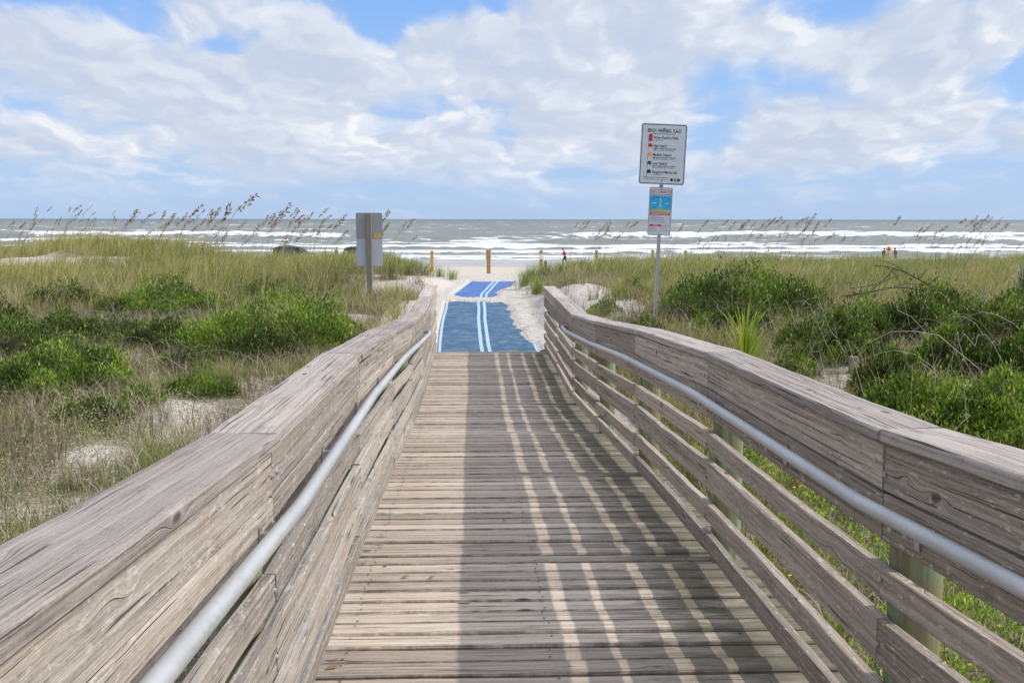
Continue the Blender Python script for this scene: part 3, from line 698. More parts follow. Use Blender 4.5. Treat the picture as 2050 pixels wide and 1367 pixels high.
def shrub(box, Y, leaf, n, label, hue=0.):
    x0, x1, yt, yb = box; px, py = (x0 + x1) / 2, yb
    if Y is None:
        Y0 = ground_hit(px, yb); rx = (x1 - x0) / 2 * Y0 / FPX; Y = Y0 + rx * .6
    rx = (x1 - x0) / 2 * Y / FPX * 1.12; ry = rx * .72
    c = at(px, py, Y); cx_, cy_ = c.x, Y; h = max(.15, at(px, yt, Y).z - gz(cx_, cy_)) * 1.02
    zb = float(gz(cx_, cy_))
    root = empty('dune_shrub', (cx_, cy_, zb)); tag(root, label, 'shrub', 'dune shrubs')
    r = np.random.default_rng(int(abs(px) * 7 + py)); nl = 11
    lob = [(0, 0, .0, rx * .72, ry * .72, h * .95)]
    for i in range(nl):
        a = i / nl * 2 * math.pi + r.uniform(-.3, .3); q = r.uniform(.45, .78); s = r.uniform(.28, .46)
        lob.append((math.cos(a) * rx * q, math.sin(a) * ry * q, 0, rx * s, ry * s * 1.1, h * r.uniform(.45, .85) * (1.15 - q * .35)))
    area = np.array([l[3] * l[5] for l in lob]); pick = r.choice(len(lob), n, p=area / area.sum()); Lb = np.array(lob)[pick]
    th = r.uniform(0, 2 * np.pi, n); cz = r.uniform(-.02, 1, n); sr = np.sqrt(np.clip(1 - cz ** 2, 0, 1))
    dirs = np.stack([np.cos(th) * sr, np.sin(th) * sr, cz], -1)
    lump = fbm(dirs[:, 0] * 3 + pick * 3.1 + 50, dirs[:, 1] * 3 + cz * 3 + 50, 3, 6)
    rad = (1 - .34 * r.random(n) ** 1.6) * (.66 + .62 * lump)
    sh_ = vnoise(np.floor(dirs[:, 0] * 9 + pick * 13 + 90), np.floor(dirs[:, 1] * 9 + cz * 7 + 90), 12); rad = rad * np.where(sh_ > .84, 1 + .30 * r.random(n), 1)
    pos = Lb[:, :3] + dirs * Lb[:, 3:6] * rad[:, None]
    gzv = ground(pos[:, 0] + cx_, pos[:, 1] + cy_)
    # drop leaves buried deep in other lobes
    keep = np.ones(n, bool)
    for l in lob:
        q = ((pos - np.array(l[:3])) / np.array(l[3:6])); keep &= (np.sqrt((q ** 2).sum(1)) > .66) | (r.random(n) < .25)
    pos[:, 2] += gzv; pos[:, 0] += cx_; pos[:, 1] += cy_
    up = dirs * .55 + np.array([.05, 0, .75]) + r.normal(0, .33, (n, 3))
    lump2 = fbm(pos[:, 0] * 2.4, pos[:, 1] * 2.4 + pos[:, 2] * 2, 3, 21)
    tint = .29 + hue * .8 + (lump2 - .5) * 1.3 + r.normal(0, .2, n)
    tint = np.where(r.random(n) < .02, 1.0, tint)
    LL = leaf * r.uniform(.6, 1.25, n)
    pos, up, LL, tint = pos[keep], up[keep], LL[keep], tint[keep]
    leaves(pos, up, LL, LL * .36, tint, 'foliage', M_shrub, root, (cx_, cy_, zb))
    # woody stems rising from the base, some bare ones sticking out
    V = []; F = []; o_ = 0
    for i in range(46):
        a = r.uniform(0, 2 * math.pi); q = r.uniform(.1, .85)
        p0 = Vector((math.cos(a) * rx * q * .3, math.sin(a) * ry * q * .3, -.1)); p2 = Vector((math.cos(a) * rx * q, math.sin(a) * ry * q, h * r.uniform(.45, .95) * math.sqrt(max(.1, 1 - q * q * .8))))
        p1 = p0.lerp(p2, .5) + Vector((r.normal(0, .08), r.normal(0, .08), .1)); rad0 = .012
        for s_ in range(4):
            t0 = s_ / 4; t1 = (s_ + 1) / 4
            A = p0 * (1 - t0) ** 2 + p1 * 2 * t0 * (1 - t0) + p2 * t0 ** 2; B = p0 * (1 - t1) ** 2 + p1 * 2 * t1 * (1 - t1) + p2 * t1 ** 2
            for (C_, rr) in ((A, rad0 * (1 - t0 * .7)), (B, rad0 * (1 - t1 * .7))):
                for k_ in range(3): V.append((C_.x + rr * math.cos(k_ * 2.1), C_.y + rr * math.sin(k_ * 2.1), C_.z))
            for k_ in range(3): F.append((o_ + k_, o_ + (k_ + 1) % 3, o_ + 3 + (k_ + 1) % 3, o_ + 3 + k_))
            o_ += 6
    link('stems', np_mesh('stems', V, F), M_stem, root)
    BUSH_FOOT.append((cx_, cy_, rx * .95, ry * .95))
for (bx, Y, lf, n, lab, hu) in SHR: shrub(bx, Y, lf, int(n * 1.35), lab, hu)
def in_bush(x, y, k=1.0):
    m = np.zeros(len(x), bool)
    for cx_, cy_, a, b in BUSH_FOOT: m |= ((x - cx_) / (a * k)) ** 2 + ((y - cy_) / (b * k)) ** 2 < 1
    return m
def scatter(n, x0, x1, y0, y1, fov=True):
    x = rng.uniform(x0, x1, n); y = rng.uniform(y0, y1, n)
    if fov:
        px = (x - y * math.tan(YAW)) / np.maximum(y, .5); k = np.abs(px) < .56; x, y = x[k], y[k]
    return x, y

# --- ridge grass (sea oat foliage): clumps leaning with the onshore wind
parts = []
xc, yc = scatter(19000, -30, 30, 21.5, 48)
pb = sand_patches(xc, yc) + (fbm(xc * .6, yc * .6, 3, 51) - .5) * .7
k = (pb < .42) & (path_half(xc, yc) > .25) & ~in_bush(xc, yc, .9)
k &= rng.random(len(xc)) < np.clip(.45 + (yc - 22) / 10, 0, 1)
xc, yc = xc[k], yc[k]
x, y, a, kk = clumped(xc, yc, 15, .13)
n = len(x); zone = fbm(xc * .35, yc * .5, 3, 61)[kk]; dist = y
hh = rng.uniform(.3, .92, n) * (.45 + 1.0 * fbm(xc * .7, yc * .7, 3, 71)[kk]) * np.where(path_half(x, y) < 1.3, .7, 1)
azb = np.where(rng.random(n) < .7, rng.normal(.05, .55, n), a)
tint = -.05 + zone * .85 + rng.normal(0, .17, n) + (rng.random(len(xc))[kk] - .5) * .3 + np.where(rng.random(n) < .14, .3, 0) + sstep(-x, 5, 15) * .12
parts.append(blades(x, y, ground(x, y) - .02, hh, np.full(n, .0085) + y * .00012, azb, rng.uniform(.3, 1.7, n), tint, 4))
# --- middle distance grass: finer, arching right over, grey green
xc, yc = scatter(11500, -16, 16, 6.5, 25)
pb = sand_patches(xc, yc) + (fbm(xc * .9, yc * .9, 3, 52) - .5) * 1.0
k = (pb < .60) & (path_half(xc, yc) > .1) & off_deck(xc, yc, .1) & ~(in_bush(xc, yc, 1.0) & (rng.random(len(xc)) < .985))
xc, yc = xc[k], yc[k]
x, y, a, kk = clumped(xc, yc, 26, .07)
n = len(x); ok = off_deck(x, y)
hh = rng.uniform(.18, .56, n) * (.4 + .9 * fbm(xc * .9, yc * .9, 3, 72)[kk]); zone = fbm(xc * .5, yc * .5, 3, 62)[kk]
tint = .0 + zone * .8 + rng.normal(0, .17, n) + np.where(rng.random(n) < .18, .35, 0)
v_ = blades(x[ok], y[ok], ground(x[ok], y[ok]) - .02, hh[ok], rng.uniform(.0035, .0065, n)[ok], np.where(rng.random(n) < .35, rng.normal(.1, .7, n), a)[ok], rng.uniform(.7, 2.7, n)[ok], tint[ok], 5)
parts.append(v_)
# tufts straying on to the sand
xc, yc = scatter(1500, -8, 8, 6, 36)
k = (path_half(xc, yc) > .12) & off_deck(xc, yc, .15) & (sand_patches(xc, yc) > .3) & (rng.random(len(xc)) < .30)
xc, yc = xc[k], yc[k]; x, y, a, kk = clumped(xc, yc, 22, .05); n = len(x)
parts.append(blades(x, y, ground(x, y) - .01, rng.uniform(.1, .42, n), np.full(n, .005), a, rng.uniform(.3, 1.6, n), .2 + rng.normal(0, .18, n), 4))
# bright green tuft by the left railing
for (px, py, Y, nb, hm, tt) in [((330), 880, 9.6, 420, .42, .14), (290, 905, 9.2, 260, .36, .2), (455, 770, 13.4, 300, .5, .3), (640, 1050, 6.2, 0, .3, .2), (1190, 625, 17.6, 260, .5, .25), (1240, 600, 19.5, 260, .55, .4),
                                (1050, 575, 27, 260, .55, .25), (1065, 560, 29.5, 300, .6, .1), (1095, 560, 27.5, 340, .6, .15), (1120, 552, 29, 300, .6, .2), (1075, 590, 24, 260, .5, .3), (1105, 580, 23.5, 260, .5, .35), (700, 600, 24.5, 320, .6, .1), (765, 610, 24.8, 320, .6, .15), (720, 615, 23.4, 260, .5, .3), (800, 600, 25, 300, .55, .35), (780, 580, 27, 300, .6, .1), (820, 570, 28, 240, .5, .2), (1085, 565, 28.5, 320, .6, .2), (1080, 600, 25.0, 200, .5, .35), (905, 560, 30.0, 140, .4, .3), (880, 555, 31, 160, .45, .3)]:
    if nb:
        c = at(px, py, Y); r_ = np.abs(rng.normal(0, .16, nb)); a = rng.uniform(0, 2 * np.pi, nb); x = c.x + np.cos(a) * r_; y = Y + np.sin(a) * r_
        ok = off_deck(x, y); x, y, a = x[ok], y[ok], a[ok]; nb = len(x)
        parts.append(blades(x, y, ground(x, y) - .02, rng.uniform(.5, 1.1, nb) * hm, np.full(nb, .006), a, rng.uniform(.2, 1.5, nb), tt + rng.normal(0, .12, nb), 5))
V, F, tn = merge(parts)
tag(link('dune_grass', np_mesh('dune_grass', V, F, {'tint': tn}), M_grass), 'green and straw dune grass covering both dunes', 'grass', kind='stuff')

# --- dead thatch and twiggy litter
parts = []
xc, yc = scatter(14000, -16, 16, 3.0, 29)
pb = sand_patches(xc, yc) + (fbm(xc * 1.2, yc * 1.2, 3, 53) - .5) * 1.0
k = (pb < .85) & ~((xc > 3.2) & (rng.random(len(xc)) < .55)) & (path_half(xc, yc) > .1) & off_deck(xc, yc, .1)
xc, yc = xc[k], yc[k]
x, y, a, kk = clumped(xc, yc, 15, .13); n = len(x); ok = off_deck(x, y)
tint = .35 + rng.normal(0, .25, n) + (fbm(xc, yc, 3, 63)[kk] - .5) * .8
parts.append(blades(x[ok], y[ok], ground(x[ok], y[ok]) + .03, rng.uniform(.15, .6, n)[ok], rng.uniform(.003, .006, n)[ok], a[ok], rng.uniform(1.2, 2.6, n)[ok], tint[ok], 5))
V, F, tn = merge(parts)
tag(link('dead_grass', np_mesh('dead_grass', V, F, {'tint': tn}), M_dead), 'dry brown and grey grass thatch lying between the shrubs', 'dry grass', kind='stuff')

# --- low broad-leaved ground cover (right of the deck, and scattered on the left)
def cover(n, x0, x1, y0, y1, thr, seed, leaf=.045, hmax=.22, tb=.5, edge=.0):
    x, y = scatter(n, x0, x1, y0, y1, False)
    f = fbm(x * 1.1, y * 1.1, 4, seed) - sand_patches(x, y) * .25
    k = (f > thr) & off_deck(x, y, .02); x, y, f = x[k], y[k], f[k]; m = len(x)
    z = ground(x, y) + rng.random(m) ** .7 * hmax * np.clip((f - thr) * 6, .15, 1)
    ax = rng.normal(0, .45, (m, 3)) + np.array([.1, 0, .8]); t = tb + (fbm(x * 3, y * 3, 2, seed + 2) - .5) * .8 + rng.normal(0, .18, m)
    return np.stack([x, y, z], -1), ax, leaf * rng.uniform(.5, 1.3, m), t
P = [cover(76000, XR + .1, 5.2, 1.2, 11.5, .41, 81, .044, .30, .62), cover(30000, 2.5, 13, 10, 22, .50, 82, .05, .2, .5), cover(20000, -14, -1.2, 6, 20, .53, 83, .045, .16, .6), cover(5000, XL - 3, XL - .3, 1, 6, .4, 84, .045, .25, .6)]
pos = np.concatenate([p[0] for p in P]); ax = np.concatenate([p[1] for p in P]); LL = np.concatenate([p[2] for p in P]); tt = np.concatenate([p[3] for p in P])
tag(leaves(pos, ax, LL, LL * .42, tt, 'ground_cover', M_shrub), 'low leafy green ground cover creeping over the sand', 'ground cover', kind='stuff')
# pale flowering weeds on the near left slope
x, y = scatter(52000, -8, -.9, 5.2, 12.5, True)
f = fbm(x * 1.6, y * 1.6, 3, 91); k = (f > .46) & off_deck(x, y, .1) & (x < XL - .4); x, y, f = x[k], y[k], f[k]; m = len(x)
pos = np.stack([x, y, ground(x, y) + rng.random(m) * .26 * np.clip((f - .48) * 8, .2, 1)], -1)
tag(leaves(pos, rng.normal(0, .6, (m, 3)) + np.array([0, 0, .6]), rng.uniform(.016, .04, m), rng.uniform(.009, .018, m), .5 + rng.normal(0, .3, m), 'pale_weed', M_paleleaf), 'pale grey green small leaved weeds on the near left slope', 'weeds', kind='stuff')
# yellow flowers in the ground cover beside the deck
x = rng.uniform(XR + .35, 4.2, 420); y = rng.uniform(2.2, 8.2, 420); f = fbm(x * 1.4, y * 1.4, 2, 95); k = f > .45; x, y = x[k], y[k]
pos = []; ax = []
for a_, b_ in zip(x, y):
    z_ = gz(a_, b_) + random.uniform(.2, .34); ph = random.uniform(0, 1)
    for q in range(7): pos.append((a_, b_, z_)); an = ph + q * 2 * math.pi / 7; ax.append((math.cos(an), math.sin(an), .35))
m = len(pos)
tag(leaves(np.array(pos), np.array(ax), np.full(m, .017), np.full(m, .011), rng.random(m), 'yellow_flowers', M_yellow), 'small yellow daisy-like flowers in the ground cover right of the deck', 'flowers', kind='stuff')
# vines: thin bare runners arching over the right-hand shrubs and through the left thatch
def vine_pts(x0, y0, L, hgt, azv, r):
    p = []; a = azv
    for i in range(9):
        t = i / 8; p.append((x0 + math.cos(a) * L * t + r.normal(0, .02), y0 + math.sin(a) * L * t, 0, hgt * math.sin(math.pi * min(1, t * .9 + .1)))); a += r.normal(0, .08)
    return p
rv = np.random.default_rng(5); V = []; F = []; TN = []; o_ = 0
for i in range(210):
    if i < 130: x0 = rv.uniform(3.5, 9.5); y0 = rv.uniform(7.5, 18); hb = .75
    else: x0 = rv.uniform(-9, -2.5); y0 = rv.uniform(10, 20); hb = .45
    P_ = vine_pts(x0, y0, rv.uniform(.5, 1.7), rv.uniform(.3, 1.0) * hb + .15, rv.uniform(0, 6.28), rv)
    gzs = ground(np.array([q[0] for q in P_]), np.array([q[1] for q in P_])); pr = None; tt_ = rv.uniform(.1, 1)
    ins = in_bush(np.array([q[0] for q in P_]), np.array([q[1] for q in P_]), 1.0)
    for j, q in enumerate(P_):
        c = Vector((q[0], q[1], gzs[j] + q[3] + (.35 if i < 130 and ins[j] else 0.)))
        for k_ in range(3): V.append((c.x + .0021 * math.cos(k_ * 2.1), c.y + .0021 * math.sin(k_ * 2.1), c.z + .0021 * math.sin(k_ * 2.1 + 1))); TN.append(tt_)
        if j:
            for k_ in range(3): F.append((o_ - 3 + k_, o_ - 3 + (k_ + 1) % 3, o_ + (k_ + 1) % 3, o_ + k_))
        o_ += 3
tag(link('vine_runners', np_mesh('vine_runners', V, F, {'tint': TN}), M_dead), 'thin dry vine runners tangled over the shrubs', 'vines', kind='stuff')

# dead branches above the upper right shrubs
M_dark = plain('dead_branch_bark', (.07, .055, .045), .85, .15)
def branch(name, label, specs, grp=None, k=.8):
    c0 = at(*specs[0][0]); root = empty(name, c0); tag(root, label, 'branch', grp)
    for sp in specs:
        pts = [at(*q) - c0 for q in sp]
        tube('limb' if sp is specs[0] else 'twig', pts, [.017 * k, .013 * k, .009 * k, .005 * k] if sp is specs[0] else [.008 * k, .006 * k, .004 * k], M_dark, root, 6, 2)
branch('dead_branch', 'dark bare forked branch standing up out of the upper right shrubs', [
    [(1900, 590, 16.2), (1860, 570, 16.2), (1815, 545, 16.3), (1780, 533, 16.3), (1750, 531, 16.4)],
    [(1815, 545, 16.3), (1790, 528, 16.4), (1760, 520, 16.4)], [(1790, 536, 16.3), (1770, 560, 16.3), (1745, 572, 16.2), (1700, 576, 16.2)], [(1840, 558, 16.2), (1850, 545, 16.2), (1856, 538, 16.2)], [(1775, 533, 16.3), (1795, 550, 16.3), (1810, 585, 16.2)]])
branch('dead_branch', 'dark bare twig arching low over the right shrubs below the forked branch', [
    [(1690, 592, 15.8), (1740, 585, 15.8), (1790, 572, 15.9), (1850, 580, 15.9), (1880, 592, 15.9)], [(1740, 585, 15.8), (1760, 566, 15.8), (1800, 550, 15.8)], [(1790, 572, 15.9), (1820, 566, 16), (1870, 572, 16)]])
branch('dead_branch', 'dark curved branch crossing the shrub at the right edge of view', [
    [(2055, 640, 13), (2025, 642, 13), (2000, 650, 13), (1975, 640, 13), (1950, 615, 13.1)], [(2000, 650, 13), (2012, 665, 13), (2020, 700, 13)]])
branch('dead_branch', 'long thin grey twig arching over the shrub behind the right railing', [
    [(1900, 700, 9.4), (1940, 735, 9.3), (1990, 770, 9.2), (2030, 800, 9.1), (2060, 830, 9.0)], [(1940, 735, 9.3), (1985, 745, 9.3), (2030, 790, 9.2)]], k=.3)

# yucca / palmetto with sword leaves
M_yucca = leaf_mat('sword_leaf', [(0, (.09, .15, .02)), (.5, (.22, .33, .05)), (1, (.48, .46, .09))], .35, .45, .4)
M_palm2 = leaf_mat('palmetto_leaf', [(0, (.09, .12, .07)), (1, (.22, .26, .17))], .2, .5, .3)
def yucca(px, py, Y, h, n, label, mat, name='yucca', spread=.75):
    c = at(px, py, Y); zb = gz(c.x, Y); root = empty(name, (c.x, Y, zb)); tag(root, label, 'plant')
    a = rng.uniform(0, 2 * np.pi, n); z0 = rng.uniform(.05, .5, n) * h; lean = rng.uniform(.02, spread, n) + (.5 - z0 / h) * .5
    V, F, t = blades(np.cos(a) * .04, np.sin(a) * .04, z0, rng.uniform(.45, .72, n) * h, rng.uniform(.02, .032, n), a, lean, rng.uniform(.2, .9, n), 5)
    link('sword_leaves', np_mesh('sword_leaves', V, F, {'tint': t}), mat, root)
    cyl('stem', (0, 0, -.2), (0, 0, h * .55), .045, .03, M_stem, root, 10, nst=4)
yucca(1490, 740, 11.6, 1.22, 95, 'yellow green spiky yucca standing just behind the right railing', M_yucca, spread=.95)
yucca(2045, 620, 22, 1.1, 80, 'grey green fan-leaved palmetto at the right edge below the grass ridge', M_palm2, 'palmetto', 1.2)

# sea oats -------------------------------------------------------------
def make_oat(seed, big=False):
    r = np.random.default_rng(seed); root = empty('sea_oat', (0, 0, 0))
    lean = r.uniform(.05, .34); K = 14; pts = []; dr = r.uniform(.1, .9)
    for i in range(K + 1):
        t = i / K; pts.append(Vector((lean * (t ** 2) * .9 + dr * max(0, t - .78) ** 1.35, .03 * math.sin(seed + t * 2), t - dr * .55 * max(0, t - .84) ** 1.3)))
    V = []; F = []
    for i, p in enumerate(pts):
        rr = .0028 * (1 - .55 * i / K)
        for k_ in range(4): V.append((p.x + rr * math.cos(k_ * 1.571), p.y + rr * math.sin(k_ * 1.571), p.z))
        if i:
            b = (i - 1) * 4
            for k_ in range(4): F.append((b + k_, b + (k_ + 1) % 4, b + 4 + (k_ + 1) % 4, b + 4 + k_))
    st = link('stalk', np_mesh('stalk', V, F, {'tint': r.uniform(.1, .9, 1).repeat(len(V))}), M_straw, root)
    # two long narrow blades
    x = np.zeros(3); Vb, Fb, tb = blades(x, x, np.array([0., .05, .12]), np.array([.55, .48, .5]), np.full(3, .005), r.uniform(-1, 1, 3), r.uniform(.4, 1.1, 3), r.uniform(.3, .8, 3), 5)
    link('blades', np_mesh('blades', Vb, Fb, {'tint': tb}), M_grass, root)
    n = int(r.uniform(26, 70)); hl = r.uniform(.80, .89); t = r.uniform(hl, 1.0, n)
    pos = []; ax = []
    for q in t:
        i = q * K; a = pts[min(K, int(i))]; b = pts[min(K, int(i) + 1)]; p = a.lerp(b, i - int(i))
        w = .018 * math.sin(math.pi * (q - hl + .02) / (1.04 - hl))
        p = p + Vector((r.normal(.3, .6) * w, r.normal(0, .7) * w, -abs(r.normal(0, .5)) * w)); pos.append(tuple(p))
        ax.append((r.normal(.55, .35), r.normal(0, .35), r.normal(.35, .5)))
    leaves(np.array(pos), np.array(ax), r.uniform(.018, .030, n), r.uniform(.007, .012, n), r.random(n), 'seed_head', M_seed, root, fold=.1)
    return root
protos = [make_oat(s, s % 2 == 0) for s in range(1, 17)]
TIP = [max(v.co.z for c in p.children for v in c.data.vertices) for p in protos]
OATS = []
def oat_at(px, py, Y, lab, grp): OATS.append((px, py, Y, lab, grp))
GL = 'sea oats on the left dune'; GR = 'sea oats on the right dune'
for px, py, Y in [(545, 388, 17), (532, 402, 17.5), (497, 418, 20), (610, 412, 22), (418, 412, 24), (395, 412, 26), (380, 428, 27)]:
    oat_at(px, py, Y, {545: 'tallest sea oat stalk with drooping brown head, left dune', 532: 'sea oat stalk just left of the tallest one on the left dune', 497: 'sea oat with upright brown head midway between the tallest one and the left clump',
        610: 'slim sea oat between the tallest stalk and the grey sign back', 418: 'sea oat with a head bent furthest right, middle of left dune', 395: 'sea oat with plump brown head, middle of left dune', 380: 'shorter sea oat with plump brown head, middle of left dune'}[px], GL)
r_ = random.Random(21)
for i in range(46):
    px = r_.gauss(165, 55); oat_at(px, r_.uniform(404, 462) + abs(px - 190) * .12, r_.uniform(34, 42), 'brown-headed sea oat in the thick clump crowning the left knoll', GL)
for i in range(34):
    oat_at(r_.uniform(280, 520), r_.uniform(415, 480), r_.uniform(22, 36), 'brown-headed sea oat on the ridge between the knoll and the tallest stalk', GL)
for i in range(34):
    oat_at(r_.uniform(555, 715), r_.uniform(412, 478), r_.uniform(20, 34), 'brown-headed sea oat on the ridge just left of the grey sign back', GL)
for px, py in [(790, 418), (800, 440), (808, 428), (822, 442), (848, 440), (838, 470), (812, 452), (795, 452)]:
    oat_at(px, py, r_.uniform(24, 28), 'brown-headed sea oat leaning right from behind the grey sign back', GL)
for i in range(20):
    oat_at(r_.uniform(0, 100), r_.uniform(440, 478), r_.uniform(26, 36), 'brown-headed sea oat at the far left of the dune', GL)
for i in range(24):
    oat_at(r_.uniform(1165, 1285), r_.uniform(432, 480), r_.uniform(26, 36), 'brown-headed sea oat left of the warning sign on the right ridge', GR)
for i in range(62):
    oat_at(r_.uniform(1345, 1735), r_.uniform(428, 485), r_.uniform(24, 37), 'brown-headed sea oat between the warning sign and the two beach walkers', GR)
for i in range(44):
    oat_at(r_.uniform(1805, 2050), r_.uniform(428, 490), r_.uniform(24, 37), 'brown-headed sea oat right of the two beach walkers', GR)
for i, (px, py, Y, lab, grp) in enumerate(OATS):
    o = protos[i] if i < len(protos) else copy_tree(protos[i % len(protos)])
    p = at(px, py, Y); lean = r_.uniform(.12, .34)
    zg = gz(p.x - lean * (p.z - 3.3), Y); h = max(.7, (p.z - zg)) / TIP[i % len(protos)]
    o.location = (p.x - h * .35, Y, zg - .02); o.scale = (h, h, h); o.rotation_euler = (0, r_.uniform(-.12, .10), r_.uniform(-.5, .5)); tag(o, lab, 'sea oat', grp)
    if Y < 19: o.rotation_euler = (0, -.04, 0)

# ------------------------------------------------------------------ signs
M_alu_front = plain('sign_white', (.56, .58, .60), .5, .4, 0, .03)
M_alu_back = plain('sign_back_aluminium', (.31, .305, .305), .5, .5, .35, .04, 5)
M_ink = plain('black_ink', (.03, .03, .035), .5); M_red = plain('red_ink', (.55, .03, .03), .5); M_orange = plain('orange_ink', (.75, .3, .03), .5)
M_green = plain('green_ink', (.02, .10, .06), .5); M_navy = plain('navy_ink', (.02, .02, .13), .5); M_sea = plain('sea_blue_ink', (.03, .36, .66), .5)
M_sandink = plain('sand_ink', (.48, .42, .14), .5); M_lgreen = plain('pale_green_ink', (.25, .65, .42), .5); M_wht = plain('white_ink', (.7, .72, .74), .5)
def rrect(bm, w, h, r, cx_=0, cz=0, y0=0., y1=None, mi=0, inner=None, seg=6):
    """rounded rectangle in the xz plane (facing -y); extruded to y1, or a ring when inner is given"""
    def loop(w, h, r):
        P_ = []
        for sx, sz, a0 in ((1, 1, 0), (-1, 1, 90), (-1, -1, 180), (1, -1, 270)):
            for k in range(seg + 1):
                a = R(a0 + 90 * k / seg); P_.append((cx_ + sx * (w / 2 - r) + r * math.cos(a), cz + sz * (h / 2 - r) + r * math.sin(a)))
        return P_
    A = [bm.verts.new((x, y0, z)) for x, z in loop(w, h, r)]
    if inner:
        B = [bm.verts.new((x, y0, z)) for x, z in loop(w - 2 * inner, h - 2 * inner, max(.002, r - inner))]; n = len(A)
        for i in range(n):
            f = bm.faces.new((A[i], B[i], B[(i + 1) % n], A[(i + 1) % n])); f.material_index = mi
    else:
        f = bm.faces.new(A[::-1]) ; f.material_index = mi
        f.normal_update()
        if f.normal.y > 0: f.normal_flip()
        if y1 is not None:
            B = [bm.verts.new((x, y1, z)) for x, z in loop(w, h, r)]; n = len(A); f = bm.faces.new(B); f.material_index = mi
            for i in range(n): f = bm.faces.new((A[i], A[(i + 1) % n], B[(i + 1) % n], B[i])); f.material_index = mi
def quadf(bm, pts, y, mi=0):
    f = bm.faces.new([bm.verts.new((x, y, z)) for x, z in pts]); f.material_index = mi; f.normal_update()
    if f.normal.y > 0: f.normal_flip()
    return f
def bm_link(name, bm, mats, parent, recalc=False):
    if recalc: bmesh.ops.recalc_face_normals(bm, faces=bm.faces)
    me = bpy.data.meshes.new(name); bm.to_mesh(me); bm.free(); return link(name, me, mats, parent)
def lettering(name, lines, y, mats, parent):
    """lines: (text, x, z, size, align, width scale, material index) -> one mesh of flat letters facing -y"""
    bm = bmesh.new()
    for (s, x, z, size, al, sx, mi) in lines:
        cu = bpy.data.curves.new('t', 'FONT'); cu.body = s; cu.size = size; cu.align_x = al; cu.resolution_u = 2; cu.offset = size * .012
        ob = bpy.data.objects.new('t', cu); col.objects.link(ob); bpy.context.view_layer.update()
        me = bpy.data.meshes.new_from_object(ob.evaluated_get(bpy.context.evaluated_depsgraph_get()))
        if sx < 0:   # a negative scale gives the wanted width
            xs_ = [v.co.x for v in me.vertices]; sx = -sx / max(1e-6, max(xs_) - min(xs_))
        me.transform(Matrix.Translation((x, y, z)) @ Matrix.Rotation(math.pi / 2, 4, 'X') @ Matrix.Diagonal((sx, 1, 1, 1)))
        for p_ in me.polygons: p_.material_index = mi
        bm.from_mesh(me); bpy.data.meshes.remove(me); bpy.data.objects.remove(ob); bpy.data.curves.remove(cu)
    return bm_link(name, bm, mats, parent)

# right: warning sign on perforated steel post
SY = 15.6
pb_ = at(1311, 648, SY); gs = gz(pb_.x, SY); pt_ = at(1329, 252, SY)
sign = empty('beach_warning_sign', (pb_.x, SY, gs)); tag(sign, 'tall two-panel beach warning flags and rip currents sign on a perforated steel post', 'sign')
lean = math.atan2(pt_.x - pb_.x, pt_.z - pb_.z); sign.rotation_euler = (0, lean, R(-3))
H = (pt_.z - gs) / math.cos(lean)
Sg = SY * 1.01 / FPX    # metres per photo pixel here
def perf_post():
    bm = bmesh.new(); w = .024; t = .003; n = int((H + .3) / .0254)
    # a U channel: web with square holes, two flanges
    z = -.3
    for i in range(n):
        z0 = -.3 + i * .0254; z1 = z0 + .0254; h0 = z0 + .0077; h1 = z1 - .0077; hw = .0055
        for (x0, x1, a, b) in ((-w, -hw, z0, z1), (hw, w, z0, z1), (-hw, hw, z0, h0), (-hw, hw, h1, z1)):
            f = bm.faces.new([bm.verts.new(q) for q in ((x0, 0, a), (x1, 0, a), (x1, 0, b), (x0, 0, b))])
    for sx in (-1, 1):
        bmesh.ops.create_cube(bm, size=1, matrix=Matrix.Translation((sx * (w + .0012), .017, H / 2 - .15)) @ Matrix.Diagonal((.0024, .04, H + .3, 1)))
    bmesh.ops.create_cube(bm, size=1, matrix=Matrix.Translation((0, .038, H / 2 - .15)) @ Matrix.Diagonal((2 * w, .002, H + .3, 1)))
    return bm
M_gp = plain('galvanised_post', (.45, .44, .42), .5, .5, .4, .12, 20)
bm_link('post', perf_post(), M_gp, sign)
w1, h1 = 90 * Sg, 118 * Sg; zc1 = H - h1 / 2 + 4 * Sg
bm = bmesh.new(); rrect(bm, w1, h1, .035, 0, 0, -.004, 0.0)
p1 = bm_link('flag_panel', bm, M_alu_front, sign, True); p1.location = (0, -.004, zc1); p1.rotation_euler = (0, R(.7), 0)
bm = bmesh.new(); rrect(bm, w1 - .022, h1 - .022, .028, 0, 0, -.0062, mi=0, inner=.009)
FL = []
rows = [(.272, 1, 'Water Closed to Public'), (.137, 1, 'High Hazard'), (-.010, 2, 'Medium Hazard'), (-.150, 3, 'Low Hazard'), (-.293, 4, 'Dangerous Marine Life')]
hw = h1 / 2; sxk = w1 / .61
for (zz, mi, s) in rows:
    z0 = zz * h1; xf = -.33 * w1
    dx_ = .085 * w1; dh = .028 * h1
    def flag(zc_): 
        quadf(bm, [(xf, zc_ - dh), (xf + dx_ * .5, zc_ - dh * .75), (xf + dx_ * .5, zc_ + dh * 1.25), (xf, zc_ + dh)], -.0064, mi)
        quadf(bm, [(xf + dx_ * .5, zc_ - dh * .75), (xf + dx_, zc_ - dh * 1.1), (xf + dx_, zc_ + dh * .9), (xf + dx_ * .5, zc_ + dh * 1.25)], -.0064, mi)
    if 'Water' in s: flag(z0 - .008 * h1 + dh * 1.0); flag(z0 - .008 * h1 - dh * 1.15)
    else: flag(z0)
    quadf(bm, [(xf - .002, z0 - .085 * h1), (xf + .001, z0 - .085 * h1), (xf + .001, z0 + .02 * h1), (xf - .002, z0 + .02 * h1)], -.0062, 0)
